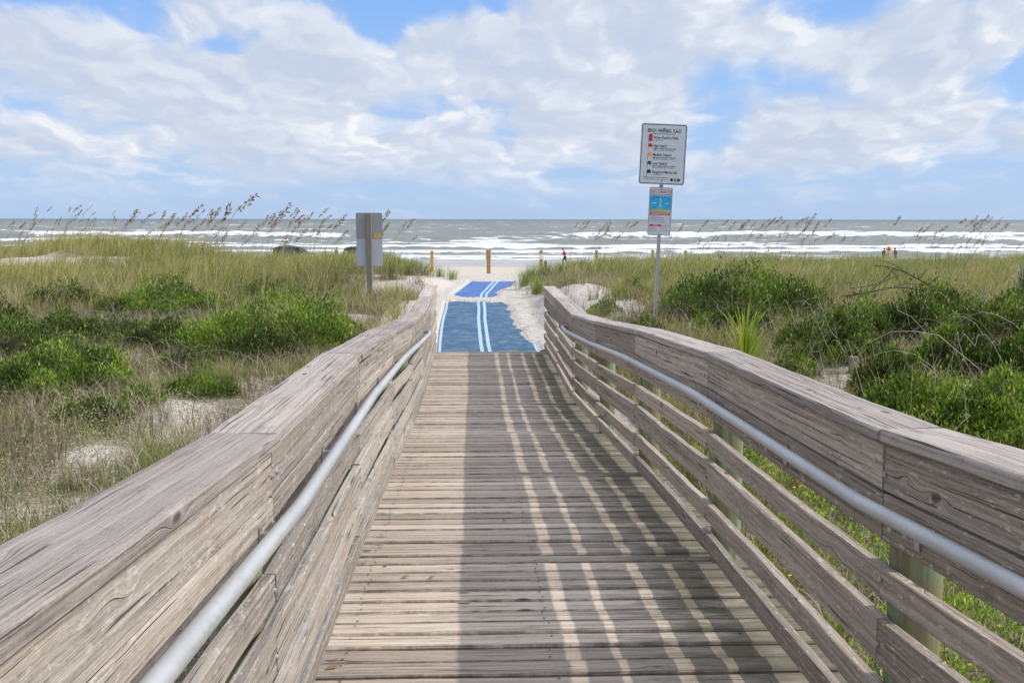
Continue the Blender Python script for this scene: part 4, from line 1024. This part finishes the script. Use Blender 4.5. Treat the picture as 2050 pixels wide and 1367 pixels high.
# small round emblems lower right and bolts
for i, ex in enumerate((.22, .295, .37)):
    ez = -.415 * h1; rr = .021 * w1 / .61 * .95
    if i == 1:
        for dz_ in (.012, -.012): bmesh.ops.create_circle(bm, cap_ends=True, segments=12, radius=rr * .55, matrix=Matrix.Translation((ex * w1, -.0063, ez + dz_)) @ Matrix.Rotation(math.pi / 2, 4, 'X'))
    else: bmesh.ops.create_circle(bm, cap_ends=True, segments=20, radius=rr, matrix=Matrix.Translation((ex * w1, -.0063, ez)) @ Matrix.Rotation(math.pi / 2, 4, 'X'))
bm_link('printed_flags', bm, [M_ink, M_red, M_orange, M_green, M_navy], p1)
k1 = h1
ln = [('BEACH  WARNING  FLAGS', 0, .355 * k1, .085 * k1, 'CENTER', -.72 * w1, 0), ('BANDERAS DE ADVERTENCIA EN LA PLAYA', 0, .325 * k1, .02 * k1, 'CENTER', -.5 * w1, 0)]
sub = {'Water Closed to Public': ('', 'Agua Cerrada al Publico'), 'High Hazard': ('High Surf and/or Strong Currents', 'Peligro Alto, Resaca Alta y/o Corrientes Fuertes'), 'Medium Hazard': ('Moderate Surf and/or Currents', 'Peligro Medio, Resaca Moderada y/o Corrientes'),
       'Low Hazard': ('Calm Conditions, Exercise Caution', 'Peligro Bajo, Condiciones Calmas, Tenga Cuidado'), 'Dangerous Marine Life': ('', 'Vida Marina Peligrosa')}
for (zz, mi, s) in rows:
    x0 = -.22 * w1; z0 = zz * h1
    ln.append((s, x0, z0 - .022 * h1, .064 * k1, 'LEFT', -{'W': .54, 'H': .29, 'M': .40, 'L': .31, 'D': .54}[s[0]] * w1, 0)); a_, b_ = sub[s]
    if a_: ln.append((a_, x0, z0 - .056 * h1, .034 * k1, 'LEFT', -.5 * w1, 0))
    ln.append((b_, x0, z0 - (.080 if a_ else .05) * h1, .018 * k1, 'LEFT', -(.46 if a_ else .2) * w1, 0))
ln += [('Absence of Flags Does Not Assure Safe Waters', -.40 * w1, -.39 * h1, .0215 * k1, 'LEFT', 1.0, 0), ('La Ausencia de Banderas No Asegura Aguas Seguras', -.38 * w1, -.418 * h1, .018 * k1, 'LEFT', 1.0, 0)]
lettering('lettering', ln, -.0066, [M_ink], p1)
bm = bmesh.new()
for zb_ in (.43 * h1 - .01, -.44 * h1): bmesh.ops.create_cone(bm, cap_ends=True, segments=10, radius1=.009, radius2=.009, depth=.008, matrix=Matrix.Translation((0.004, -.009, zb_)) @ Matrix.Rotation(math.pi / 2, 4, 'X'))
bm_link('bolts', bm, M_ink, p1)
w2, h2 = 46 * Sg, 95 * Sg; zc2 = zc1 - h1 / 2 - h2 / 2 - 5 * Sg
bm = bmesh.new(); rrect(bm, w2, h2, .022, 0, 0, -.004, 0.0)
p2 = bm_link('rip_current_panel', bm, M_alu_front, sign, True); p2.location = (-.004, -.004, zc2); p2.rotation_euler = (0, R(.5), 0)
bm = bmesh.new(); rrect(bm, w2 - .014, h2 - .014, .016, 0, 0, -.0062, mi=0, inner=.004); y_ = -.0062
zt, zb_ = .325 * h2, -.02 * h2; hwx = .43 * w2
quadf(bm, [(-hwx, zb_), (hwx, zb_), (hwx, zt), (-hwx, zt)], y_, 5)
rrect(bm, 2 * hwx + .01, h2 * .47, .004, 0, .215 * h2, -.0064, mi=0, inner=.0045)
quadf(bm, [(-hwx, zb_), (hwx, zb_), (hwx, zb_ + .05 * h2), (0, zb_ + .075 * h2), (-hwx, zb_ + .045 * h2)], -.0064, 6)
for sx in (-1, 1):
    pts = [(sx * .035 * w2, .27 * h2), (sx * .03 * w2, .15 * h2), (sx * .09 * w2, .09 * h2), (sx * .30 * w2, .055 * h2)]
    for (a_, b_) in zip(pts[:-1], pts[1:]):
        dx_, dz_ = b_[0] - a_[0], b_[1] - a_[1]; L_ = math.hypot(dx_, dz_); nx, nz = -dz_ / L_ * .0045, dx_ / L_ * .0045
        quadf(bm, [(a_[0] - nx, a_[1] - nz), (b_[0] - nx, b_[1] - nz), (b_[0] + nx, b_[1] + nz), (a_[0] + nx, a_[1] + nz)], -.0066, 7)
        quadf(bm, [(a_[0] - nx * .5 + sx * .008, a_[1] - nz * .5), (b_[0] - nx * .5 + sx * .008, b_[1] - nz * .5), (b_[0] + nx * .5 + sx * .008, b_[1] + nz * .5), (a_[0] + nx * .5 + sx * .008, a_[1] + nz * .5)], -.0068, 0)
    pts = [(sx * .035 * w2, .27 * h2), (sx * .14 * w2, .295 * h2), (sx * .28 * w2, .285 * h2), (sx * .38 * w2, .25 * h2)]
    for (a_, b_) in zip(pts[:-1], pts[1:]): quadf(bm, [(a_[0], a_[1] - .004), (b_[0], b_[1] - .004), (b_[0], b_[1] + .004), (a_[0], a_[1] + .004)], -.0066, 3)
    quadf(bm, [(sx * .17 * w2, .165 * h2), (sx * .40 * w2, .165 * h2), (sx * .36 * w2, .178 * h2), (sx * .22 * w2, .178 * h2)], -.0066, 8)
quadf(bm, [(-.03 * w2, .08 * h2), (.03 * w2, .08 * h2), (.026 * w2, .27 * h2), (-.026 * w2, .27 * h2)], -.0065, 7)
quadf(bm, [(-hwx, -.075 * h2), (hwx, -.075 * h2), (hwx, -.033 * h2), (-hwx, -.033 * h2)], y_, 1)
quadf(bm, [(-hwx, -.308 * h2), (.08 * w2, -.308 * h2), (.08 * w2, -.268 * h2), (-hwx, -.268 * h2)], y_, 1)
rrect(bm, 2 * hwx, h2 * .165, .003, 0, -.155 * h2, -.0063, mi=0, inner=.0015)
rrect(bm, 2 * hwx * .6, h2 * .145, .003, -hwx * .4, -.345 * h2, -.0063, mi=0, inner=.0015)
bm_link('printed_diagram', bm, [M_ink, M_red, M_orange, M_green, M_navy, M_sea, M_sandink, M_lgreen, M_wht], p2)
ln = [('RIP CURRENTS', 0, .378 * h2, .066 * h2, 'CENTER', -.80 * w2, 1), ('Break the Grip of the Rip!', 0, .338 * h2, .034 * h2, 'CENTER', -.78 * w2, 0), ('IF CAUGHT IN A RIP CURRENT', 0, -.066 * h2, .033 * h2, 'CENTER', .76, 2), ('SAFETY', -.16 * w2, -.30 * h2, .036 * h2, 'CENTER', .9, 2)]
for i, s in enumerate(["Don't fight the current", "Swim out of the current, then to shore", "If you can't escape, float or tread water", "If you need help, call or wave for assistance"]): ln.append((s, -.40 * w2, (-.105 - i * .035) * h2, .022 * h2, 'LEFT', .82, 0))
for i, s in enumerate(['Know how to swim', 'Never swim alone', "If in doubt, don't go out"]): ln.append((s, -.40 * w2, (-.338 - i * .03) * h2, .02 * h2, 'LEFT', .8, 0))
for i, s in enumerate(['More information about rip currents', 'can be found at these web sites', 'www.ripcurrents.noaa.gov', 'www.usla.org']): ln.append((s, .11 * w2, (-.285 - i * .02) * h2, .013 * h2, 'LEFT', .9, 0))
lettering('lettering', ln, -.0068, [M_ink, M_red, M_wht], p2)
bm = bmesh.new()
for i, ex in enumerate((.14, .23, .32, .40)):
    bmesh.ops.create_circle(bm, cap_ends=True, segments=14, radius=.006 if i < 3 else .0035, matrix=Matrix.Translation((ex * w2, -.0064, -.39 * h2)) @ Matrix.Rotation(math.pi / 2, 4, 'X'))
for zb_ in (.46 * h2, -.465 * h2): bmesh.ops.create_cone(bm, cap_ends=True, segments=8, radius1=.007, radius2=.007, depth=.006, matrix=Matrix.Translation((0, -.009, zb_)) @ Matrix.Rotation(math.pi / 2, 4, 'X'))
bm_link('bolts', bm, M_ink, p2)
bm = bmesh.new(); bmesh.ops.create_cube(bm, size=1, matrix=Matrix.Translation((-.004, -.004, zc1 - h1 / 2 - 3 * Sg)) @ Matrix.Diagonal((.055, .006, .012, 1))); bm_link('clamp', bm, M_ink, sign)

# left: back of a two-panel sign on a timber post
LY = 24.0; b0 = at(741, 628, LY); t0 = at(740, 428, LY); g0 = gz(b0.x, LY)
sg2 = empty('sign_seen_from_behind', (b0.x, LY, g0)); tag(sg2, 'back of a two-panel grey metal sign on a weathered timber post, left dune', 'sign')
Sg2 = LY / FPX; Hh = t0.z - g0
M_pole = wood('grey_timber_post', (.30, .27, .22), (.21, .185, .15), (.11, .095, .08), algae=.25)
st = [((0, 0, z), (1, 0, 0), (0, 1, 0)) for z in np.linspace(-.4, Hh, 9)]
V, F, UV = board('', st, .062, .045, None, seed=8, ch=.006)
link('post', np_mesh('post', [tuple(v) for v in V], F, {'rnd': np.full(len(V), .3)}, uv=UV), M_pole, sg2)
for nm, zc_, hh_, mt in (('upper_panel', Hh - 24.5 * Sg2, 52 * Sg2, M_alu_back), ('lower_panel', Hh - 77 * Sg2, 53 * Sg2, plain('sign_back_light', (.46, .47, .52), .5, .5, .3, .04, 5))):
    bm = bmesh.new(); rrect(bm, 52 * Sg2, hh_, .03, 0, 0, .048, .052); o = bm_link(nm, bm, mt, sg2, True); o.location = (0, 0, zc_)
    if nm[0] == 'u':
        bm = bmesh.new(); rrect(bm, .15, .085, .004, .19, -.22, .0472); bm_link('sticker', bm, plain('yellow_sticker', (.72, .45, .03), .5), o)
        bm = bmesh.new()
        for q in range(3): quadf(bm, [(.13, -.205 - q * .016), (.245 - q * .02, -.205 - q * .016), (.245 - q * .02, -.20 - q * .016), (.13, -.20 - q * .016)], .0468, 0)
        bm_link('sticker_print', bm, plain('brown_ink', (.35, .2, .02), .5), o)

# ------------------------------------------------------------------ bollards
M_newwood = wood('orange_bollard_wood', (.58, .34, .13), (.48, .26, .085), (.30, .15, .045), warm=(.5, .25, .08), warmth=.3)
M_grnwood = wood('green_bollard_wood', (.20, .22, .11), (.14, .16, .08), (.08, .09, .05))
M_yelwood = wood('yellow_top_wood', (.55, .50, .20), (.42, .38, .15), (.25, .22, .09))
M_plate = plain('white_plate', (.72, .74, .76), .5)
def bollard(px, ytop, ybase, Y, w, label, mat, plate=None, grp='wooden bollards along the beach'):
    b = at(px, ybase, Y); t = at(px, ytop, Y); g = gz(b.x, Y); root = empty('bollard', (b.x, Y, g)); tag(root, label, 'bollard', grp)
    h = t.z - g; hw = w / 2 * Y / FPX
    st = [((0, 0, z), (1, 0, 0), (0, 1, 0)) for z in np.linspace(-.4, h - .012, 6)] + [((0, 0, h), (.86, 0, 0), (0, .86, 0))]
    V, F, UV = board('', st, hw, hw, None, seed=int(px), ch=.01)
    link('post', np_mesh('post', [tuple(v) for v in V], F, {'rnd': np.full(len(V), (px % 10) / 10)}, uv=UV), mat, root)
    if plate:
        z0, z1, pw_, front = plate; k_ = Y / FPX; zc_ = h - (z0 + z1) / 2 * k_
        bm = bmesh.new(); ya = -hw - .006 if front else hw + .004
        rrect(bm, pw_ * k_, (z1 - z0) * k_, .01, 0, 0, ya, ya + .004); o = bm_link('sign_plate', bm, M_plate, root, True); o.location = (0, 0, zc_)
bollard(865, 502, 550, 47, 6.5, 'orange wooden bollard left of the mat, partly behind dune grass', M_newwood)
bollard(978, 500, 551, 49, 7.5, 'orange wooden bollard standing in the open sand beyond the mat', M_newwood, (1, 20, 12, False))
bollard(1083, 501, 549, 48, 6.5, 'orange wooden bollard with a white plate, right of the mat', M_newwood, (8, 18, 9, True))
bollard(1092, 522, 549, 47, 5.5, 'short dark green post beside the bollard with the white plate', M_grnwood)
bollard(1194, 501, 545, 47, 6, 'yellowish bollard top showing in grass left of the warning sign', M_yelwood)
bollard(1306, 500, 545, 48, 6, 'yellowish bollard top directly behind the warning sign post', M_yelwood)
bollard(1372, 501, 545, 48, 6, 'yellowish bollard top showing in grass right of the warning sign', M_yelwood)
bollard(691, 503, 545, 46, 7, 'yellowish bollard top beside the dark car left of the grey sign back', M_yelwood)
def stake(px, py0, py1, Y, label):
    Y = ground_hit(px, py1); b = at(px, py1, Y); t = at(px, py0, Y); g = gz(b.x, Y)
    st = [((b.x, Y, z), (1, 0, 0), (0, 1, 0)) for z in np.linspace(g - .3, t.z, 6)]
    o = board_obj('wooden_stake', [((0, 0, s[0][2] - g), s[1], s[2]) for s in st], .048, .048, M_pole, None, int(px)); o.location = (b.x, Y, g); tag(o, label, 'stake')
stake(499, 709, 735, 15.4, 'short grey wooden stake under the big shrub left of the railing')
stake(1708, 713, 745, 14.6, 'short grey wooden stake in dry grass right of the railing')

# ------------------------------------------------------------------ people
M_skin = plain('skin', (.45, .27, .19), .6); M_hair = plain('dark_hair', (.03, .02, .018), .7)
def skin_body(name, joints, edges, mat, parent, sub=2):
    me = bpy.data.meshes.new(name); me.from_pydata([j[0] for j in joints], edges, []); o = bpy.data.objects.new(name, me); col.objects.link(o)
    md = o.modifiers.new('k', 'SKIN'); md.use_smooth_shade = True
    for v, j in zip(me.skin_vertices[0].data, joints): r = j[1]; v.radius = (r, r) if not isinstance(r, tuple) else r
    me.skin_vertices[0].data[0].use_root = True
    s = o.modifiers.new('s', 'SUBSURF'); s.levels = sub; s.render_levels = sub
    bpy.context.view_layer.update(); m2 = bpy.data.meshes.new_from_object(o.evaluated_get(bpy.context.evaluated_depsgraph_get())); m2.name = name
    bpy.data.objects.remove(o); bpy.data.meshes.remove(me)
    for p_ in m2.polygons: p_.use_smooth = True
    m2.materials.clear(); return link(name, m2, mat, parent)
def person(x, Y, rz, label, pose, top, legs_m, hat=None, z=None):
    g = gz(x, Y) if z is None else z; root = empty('person', (x, Y, g), rz); tag(root, label, 'person')
    # pose: local frame, +x is the way the person faces, 1.75 m tall
    J = pose; pel, chest, neck, head = J['pel'], J['chest'], J['neck'], J['head']
    js = [(pel, .13), (chest, .14), (neck, .055), (tuple(np.add(head, (0, 0, -.02))), .085), (tuple(np.add(head, (.01, 0, .09))), .08)]; ed = [(0, 1), (1, 2), (2, 3), (3, 4)]
    for s in ('l', 'r'):
        b = len(js); js += [(J['sh' + s], .06), (J['el' + s], .043), (J['wr' + s], .03), (tuple(np.add(J['wr' + s], np.multiply(np.subtract(J['wr' + s], J['el' + s]), .32))), .032)]; ed += [(1, b), (b, b + 1), (b + 1, b + 2), (b + 2, b + 3)]
        b = len(js); js += [(J['hp' + s], .088), (J['kn' + s], .06), (J['an' + s], .042), (tuple(np.add(J['an' + s], (.16, 0, -.04))), .035)]; ed += [(0, b), (b, b + 1), (b + 1, b + 2), (b + 2, b + 3)]
    skin_body('body', js, ed, M_skin, root)
    grow = 1.13
    js = [(chest, .165), (tuple(np.add(chest, (0, 0, .12))), .12), (tuple(np.multiply(np.add(chest, pel), .5)), .15), (pel, .15)]; ed = [(0, 1), (0, 2), (2, 3)]
    for s in ('l', 'r'):
        b = len(js); w = np.add(J['el' + s], np.multiply(np.subtract(J['wr' + s], J['el' + s]), .85)); js += [(J['sh' + s], .078), (J['el' + s], .06), (tuple(w), .045)]; ed += [(0, b), (b, b + 1), (b + 1, b + 2)]
    skin_body('jacket', js, ed, top, root)
    js = [(tuple(np.add(pel, (0, 0, .03))), .145)]; ed = []
    for s in ('l', 'r'):
        b = len(js); js += [(J['hp' + s], .105), (J['kn' + s], .078), (J['an' + s], .058)]; ed += [(0, b), (b, b + 1), (b + 1, b + 2)]
    skin_body('trousers', js, ed, legs_m, root)
    bm = bmesh.new(); bmesh.ops.create_icosphere(bm, subdivisions=2, radius=.105, matrix=Matrix.Translation(np.add(head, (-.015, 0, .06))) @ Matrix.Diagonal((1.05, .9, .95, 1)))
    if hat: bmesh.ops.create_cube(bm, size=1, matrix=Matrix.Translation(np.add(head, (.11, 0, .08))) @ Matrix.Diagonal((.1, .13, .015, 1)))
    for f in bm.faces: f.smooth = True
    bm_link('cap' if hat else 'hair', bm, hat or M_hair, root)
    return root
stand = dict(pel=(0, 0, .95), chest=(.03, 0, 1.32), neck=(.06, 0, 1.5), head=(.10, 0, 1.6), shl=(.03, .18, 1.42), shr=(.03, -.18, 1.42), ell=(.0, .24, 1.15), elr=(.0, -.24, 1.15), wrl=(.14, .2, .95), wrr=(.14, -.2, .95),
             hpl=(0, .09, .88), hpr=(0, -.09, .88), knl=(.02, .11, .48), knr=(.05, -.12, .48), anl=(-.02, .13, .08), anr=(.02, -.15, .08))
run = dict(pel=(0, 0, .95), chest=(.10, 0, 1.30), neck=(.16, 0, 1.47), head=(.22, 0, 1.56), shl=(.10, .17, 1.40), shr=(.10, -.17, 1.40), ell=(-.06, .22, 1.18), elr=(.18, -.22, 1.16), wrl=(.06, .22, 1.02), wrr=(.38, -.14, 1.13),
           hpl=(0, .09, .88), hpr=(0, -.09, .88), knl=(-.08, .1, .50), knr=(.20, -.1, .54), anl=(-.32, .11, .16), anr=(.12, -.1, .10))
M_redj = plain('red_top', (.62, .03, .045), .7); M_blk = plain('black_cloth', (.025, .025, .03), .8); M_dgrey = plain('dark_grey_cloth', (.075, .07, .085), .8); M_brn = plain('dark_brown_cloth', (.06, .035, .035), .8); M_redcap = plain('red_cap', (.4, .03, .03), .7)
M_olive = plain('olive_cloth', (.13, .16, .07), .8)
q = at(1131, 528, 100); person(q.x, 100, math.pi, 'person in red top, red cap and black trousers jogging left along the wet beach', run, M_redj, M_blk, M_redcap)
q = at(1792, 529, 102); person(q.x, 102, math.pi, 'person in dark grey hooded jacket and black trousers, head bowed, right of the pair', stand, M_dgrey, M_blk)
q = at(1767.5, 529, 102); pq = person(q.x, 102, .1, 'person in dark brown jacket standing with back to us beside the orange umbrella', stand, M_brn, M_olive)
q = at(673, 522, 112); person(q.x, 112, -.6, 'person with dark hair, only head and shoulders above the grass beside the parked car', stand, M_olive, M_blk)
# half-folded orange umbrella held beside the person in brown
M_umb = plain('orange_canopy', (.78, .26, .04), .6); M_umb2 = plain('red_canopy', (.42, .05, .03), .6)
q = at(1777, 529, 101.8); gq = gz(q.x, 101.8); ub = empty('beach_umbrella', (q.x, 101.8, gq)); tag(ub, 'orange and red beach umbrella held upright beside person in dark brown jacket', 'umbrella')
cyl('pole', (.05, 0, .35), (.02, 0, 1.9), .012, .012, M_blk, ub, 8)
bm = bmesh.new()
n = 16
top = bm.verts.new((.02, 0, 1.88)); ring = []
for r0, z0 in ((.12, 1.84), (.22, 1.74), (.25, 1.58), (.19, 1.45)): ring.append([bm.verts.new((.06 + r0 * (1 + .08 * (k % 2)) * math.cos(2 * math.pi * k / n), r0 * math.sin(2 * math.pi * k / n), z0)) for k in range(n)])
for k in range(n): f = bm.faces.new((top, ring[0][k], ring[0][(k + 1) % n])); f.material_index = (k // 2) % 2
for a_, b_ in zip(ring[:-1], ring[1:]):
    for k in range(n): f = bm.faces.new((a_[k], b_[k], b_[(k + 1) % n], a_[(k + 1) % n])); f.material_index = (k // 2) % 2; f.smooth = True
bm_link('canopy', bm, [M_umb, M_umb2], ub)
bm = bmesh.new(); bmesh.ops.create_cone(bm, cap_ends=True, segments=12, radius1=.07, radius2=.17, depth=.5, matrix=Matrix.Translation((.03, -.02, .98))); bm_link('carry_bag', bm, M_umb, ub)

# ------------------------------------------------------------------ parked cars on the beach
M_tyre = plain('tyre_rubber', (.02, .02, .02), .85); M_rim = plain('alloy_rim', (.4, .4, .42), .35, .5, .7)
def glass():
    m, T, b = material('car_glass', .06, .6); b.inputs['Base Color'].default_value = (.03, .045, .05, 1); return m
M_glass = glass()
def car(px, py_roof, Y, rz, label, paint, light):
    p = at(px, py_roof, Y); g = gz(p.x, Y); root = empty('parked_car', (p.x, Y, g), rz); tag(root, label, 'car', 'cars parked on the beach')
    body = plain('car_paint_' + light, paint, .3, .6, .2, .03)
    # side profile in x (length) and z, extruded across the width with tumblehome
    prof = [(-2.3, .45), (-2.32, .8), (-2.2, 1.05), (-2.1, 1.72), (-1.85, 1.80), (.3, 1.80), (.62, 1.74), (1.35, 1.14), (2.15, 1.02), (2.3, .85), (2.32, .45)]
    bm = bmesh.new(); S_ = []
    for s, kk in ((-1, 0), (1, 0)):
        S_.append([bm.verts.new((x, s * (.93 - max(0, z - 1.05) * .26), z)) for x, z in prof])
    n = len(prof)
    for i in range(n - 1): bm.faces.new((S_[0][i], S_[0][i + 1], S_[1][i + 1], S_[1][i]))
    bm.faces.new((S_[0][n - 1], S_[0][0], S_[1][0], S_[1][n - 1])); bm.faces.new(S_[0][::-1]); bm.faces.new(S_[1])
    bmesh.ops.recalc_face_normals(bm, faces=bm.faces); bmesh.ops.bevel(bm, geom=bm.edges[:], offset=.05, segments=2, affect='EDGES')
    for f in bm.faces: f.smooth = True
    b = bm_link('body', bm, body, root)
    for s in (-1, 1):
        for (x0, x1, t0_, t1_) in ((-2.0, -1.25, -1.92, -1.2), (-1.15, -.3, -1.1, -.3), (-.2, 1.1, -.2, .52)):
            bm = bmesh.new(); yb = s * (.935 - .05 * .26); yt = s * (.935 - .65 * .26)
            vs = [bm.verts.new(q) for q in ((x0, yb, 1.12), (x1, yb, 1.12), (t1_, yt + s * .004, 1.68), (t0_, yt + s * .004, 1.68))]; bm.faces.new(vs if s < 0 else vs[::-1])
            bmesh.ops.solidify(bm, geom=bm.faces[:], thickness=.012); bm_link('window', bm, M_glass, root)
    for nm, pts in (('windscreen', [(.70, 1.70), (1.30, 1.20)]), ('rear_window', [(-2.13, 1.66), (-2.205, 1.15)])):
        bm = bmesh.new(); (xa, za), (xb, zb__) = pts; o_ = .045 if xa > 0 else -.03
        vs = [bm.verts.new(q) for q in ((xa + o_, -.68, za), (xa + o_, .68, za), (xb + o_, .8, zb__), (xb + o_, -.8, zb__))]; bm.faces.new(vs); bmesh.ops.solidify(bm, geom=bm.faces[:], thickness=.012); bm_link(nm, bm, M_glass, root)
    for sx in (-1.42, 1.42):
        for s in (-1, 1):
            bm = bmesh.new(); bmesh.ops.create_cone(bm, cap_ends=True, segments=24, radius1=.36, radius2=.36, depth=.24, matrix=Matrix.Translation((sx, s * .83, .36)) @ Matrix.Rotation(math.pi / 2, 4, 'X')); w_ = bm_link('wheel', bm, M_tyre, root)
            bm = bmesh.new(); bmesh.ops.create_cone(bm, cap_ends=True, segments=18, radius1=.22, radius2=.2, depth=.02, matrix=Matrix.Translation((sx, s * .955, .36)) @ Matrix.Rotation(math.pi / 2, 4, 'X')); bm_link('rim', bm, M_rim, w_)
    for s in (-1, 1):
        tube('roof_rail', [(-1.7, s * .66, 1.80), (-1.6, s * .66, 1.87), (.1, s * .66, 1.87), (.25, s * .66, 1.80)], .018, M_blk, root, 8, 1)
        for nm, x_, mt in (('headlight', 2.31, M_plate), ('tail_light', -2.31, M_redj)):
            bm = bmesh.new(); bmesh.ops.create_cube(bm, size=1, matrix=Matrix.Translation((x_, s * .68, .85)) @ Matrix.Diagonal((.05, .34, .16, 1))); bm_link(nm, bm, mt, root)
    return root
car(590, 489.5, 112, 0.0, 'dark green off-roader, only its roof above the grass, left of the other car', (.045, .055, .048), 'green')
car(736, 492, 98, 0.0, 'black off-roader half hidden behind the grey sign back', (.03, .035, .045), 'black')

# ------------------------------------------------------------------ sea
yy = 118 * (9000 / 118) ** (np.linspace(0, 1, 620) ** 1.25)
yy = np.concatenate([[112], yy]); 
uu = np.linspace(-.72, .78, 620)
SX = uu[None, :] * (yy[:, None] + 60); SYy = np.repeat(yy[:, None], len(uu), 1)
nx_ = fbm(SX * .012, SYy * .004, 3, 101) - .5; nx2 = fbm(SX * .05, SYy * .02, 3, 102) - .5
ys_ = SYy + nx_ * 60 + nx2 * 12
hgt = np.zeros_like(SX); foam = np.zeros_like(SX)
def breaker(y0, wid, h, seed, thr, trail, amp=1.):
    global hgt, foam
    yl = SYy + (fbm(SX * .010 + seed, SX * 0 + seed, 3, seed) - .5) * 70 * amp + (fbm(SX * .06, SX * 0 + seed, 3, seed + 1) - .5) * 9 * amp
    act = sstep(fbm(SX * .014 + seed * 3, SX * 0 + 2, 3, seed + 2), thr - .05, thr + .07)
    d = yl - y0; shp = np.exp(-np.where(d < 0, (d / (wid * .6)) ** 2, (d / (wid * 2.2)) ** 2))
    hgt += h * shp * (.45 + .55 * act) * (.8 + .5 * fbm(SX * .15, SYy * .1, 2, seed + 4))
    front = sstep(d, -wid * 1.1, -wid * .3) * (1 - sstep(d, 0, wid * .45))
    back = sstep(-d, 0, wid * .8) * np.exp(-np.clip(-d, 0, 999) / trail)
    foam = np.maximum(foam, act * np.maximum(front, back * (.55 + .9 * (fbm(SX * .12, SYy * .06, 4, seed + 5) - .35))))
breaker(292, 7, 1.35, 201, .40, 26); breaker(240, 6, .75, 211, .50, 14, .7); breaker(350, 8, .9, 221, .60, 12); breaker(188, 4, .55, 231, .40, 10, .3); breaker(163, 4, .4, 241, .3, 14, .25)
sw = 1 - sstep(SYy + nx2 * 22, 146, 172); foam = np.maximum(foam, sw * (.62 + .8 * (fbm(SX * .08, SYy * .25, 4, 250) - .4)))
foam = np.maximum(foam, .9 * sstep(fbm(SX * .05, SYy * .11, 4, 260), .55, .66) * (1 - sstep(SYy, 240, 330)))
wc = fbm(SX * .035, SYy * .10, 4, 270); foam = np.maximum(foam, sstep(wc, .69, .76) * sstep(SYy, 260, 400) * (1 - sstep(SYy, 1800, 4000)))
chop = (fbm(SX * .25, SYy * .12, 3, 280) - .5) * .5 + (fbm(SX * .04, SYy * .03, 3, 281) - .5) * .9
SZ = .02 + (hgt + chop * sstep(SYy, 150, 220)) * (1 - sstep(SYy, 1500, 5000)) - 1.2 * sstep(120 - SYy, 0, 6) * 0
SZ = SZ + foam * .04
V = np.stack([SX, SYy, SZ], -1)
me = np_mesh('sea', V, grid_faces(len(yy), len(uu)), {'foam': np.clip(foam, 0, 1)}, True)
m, T, b = material('sea_water', .28, .22)
p = T.new('ShaderNodeTexCoord').outputs['Object']; x, y, z = T.sep(p)
fo = T.new('ShaderNodeAttribute', attribute_name='foam').outputs['Fac']
n1 = T.noise(T.v('MULTIPLY', p, (.5, .5, 1)), .5, 9, .7); n2 = T.noise(T.v('MULTIPLY', p, (1, .5, 1)), .08, 5, .6)
f = T.m('ADD', T.m('MULTIPLY', fo, .84), T.m('MULTIPLY', T.m('SUBTRACT', n1, .5), 1.9)); f = T.ss(f, .46, .74)
deep = T.ss(y, 250, 2600)
c = T.mix(deep, (.17, .17, .145), (.085, .11, .105)); c = T.mix(T.ss(n2, .4, .65, 0, .5), c, (.19, .205, .175))
c = T.mix(f, c, (.78, .80, .82)); T.put(b.inputs['Base Color'], c); T.put(b.inputs['Roughness'], T.m('ADD', .42, T.m('MULTIPLY', f, .5)))
w1_ = T.noise(T.v('MULTIPLY', p, (.35, 1, 1)), .35, 6, .6); T.put(b.inputs['Normal'], T.bump(T.m('ADD', w1_, T.m('MULTIPLY', f, .15)), .9, 1.6))
tag(link('sea', me, m), kind='structure')
# water to the horizon
V = [(-40000, 8900, -.35), (40000, 8900, -.35), (40000, 45000, -.35), (-40000, 45000, -.35), (-40000, 100, -.9), (40000, 100, -.9)]
tag(link('far_sea', np_mesh('far_sea', V, [(0, 1, 2, 3), (4, 5, 1, 0)], {'foam': np.zeros(6)}), m), kind='structure')
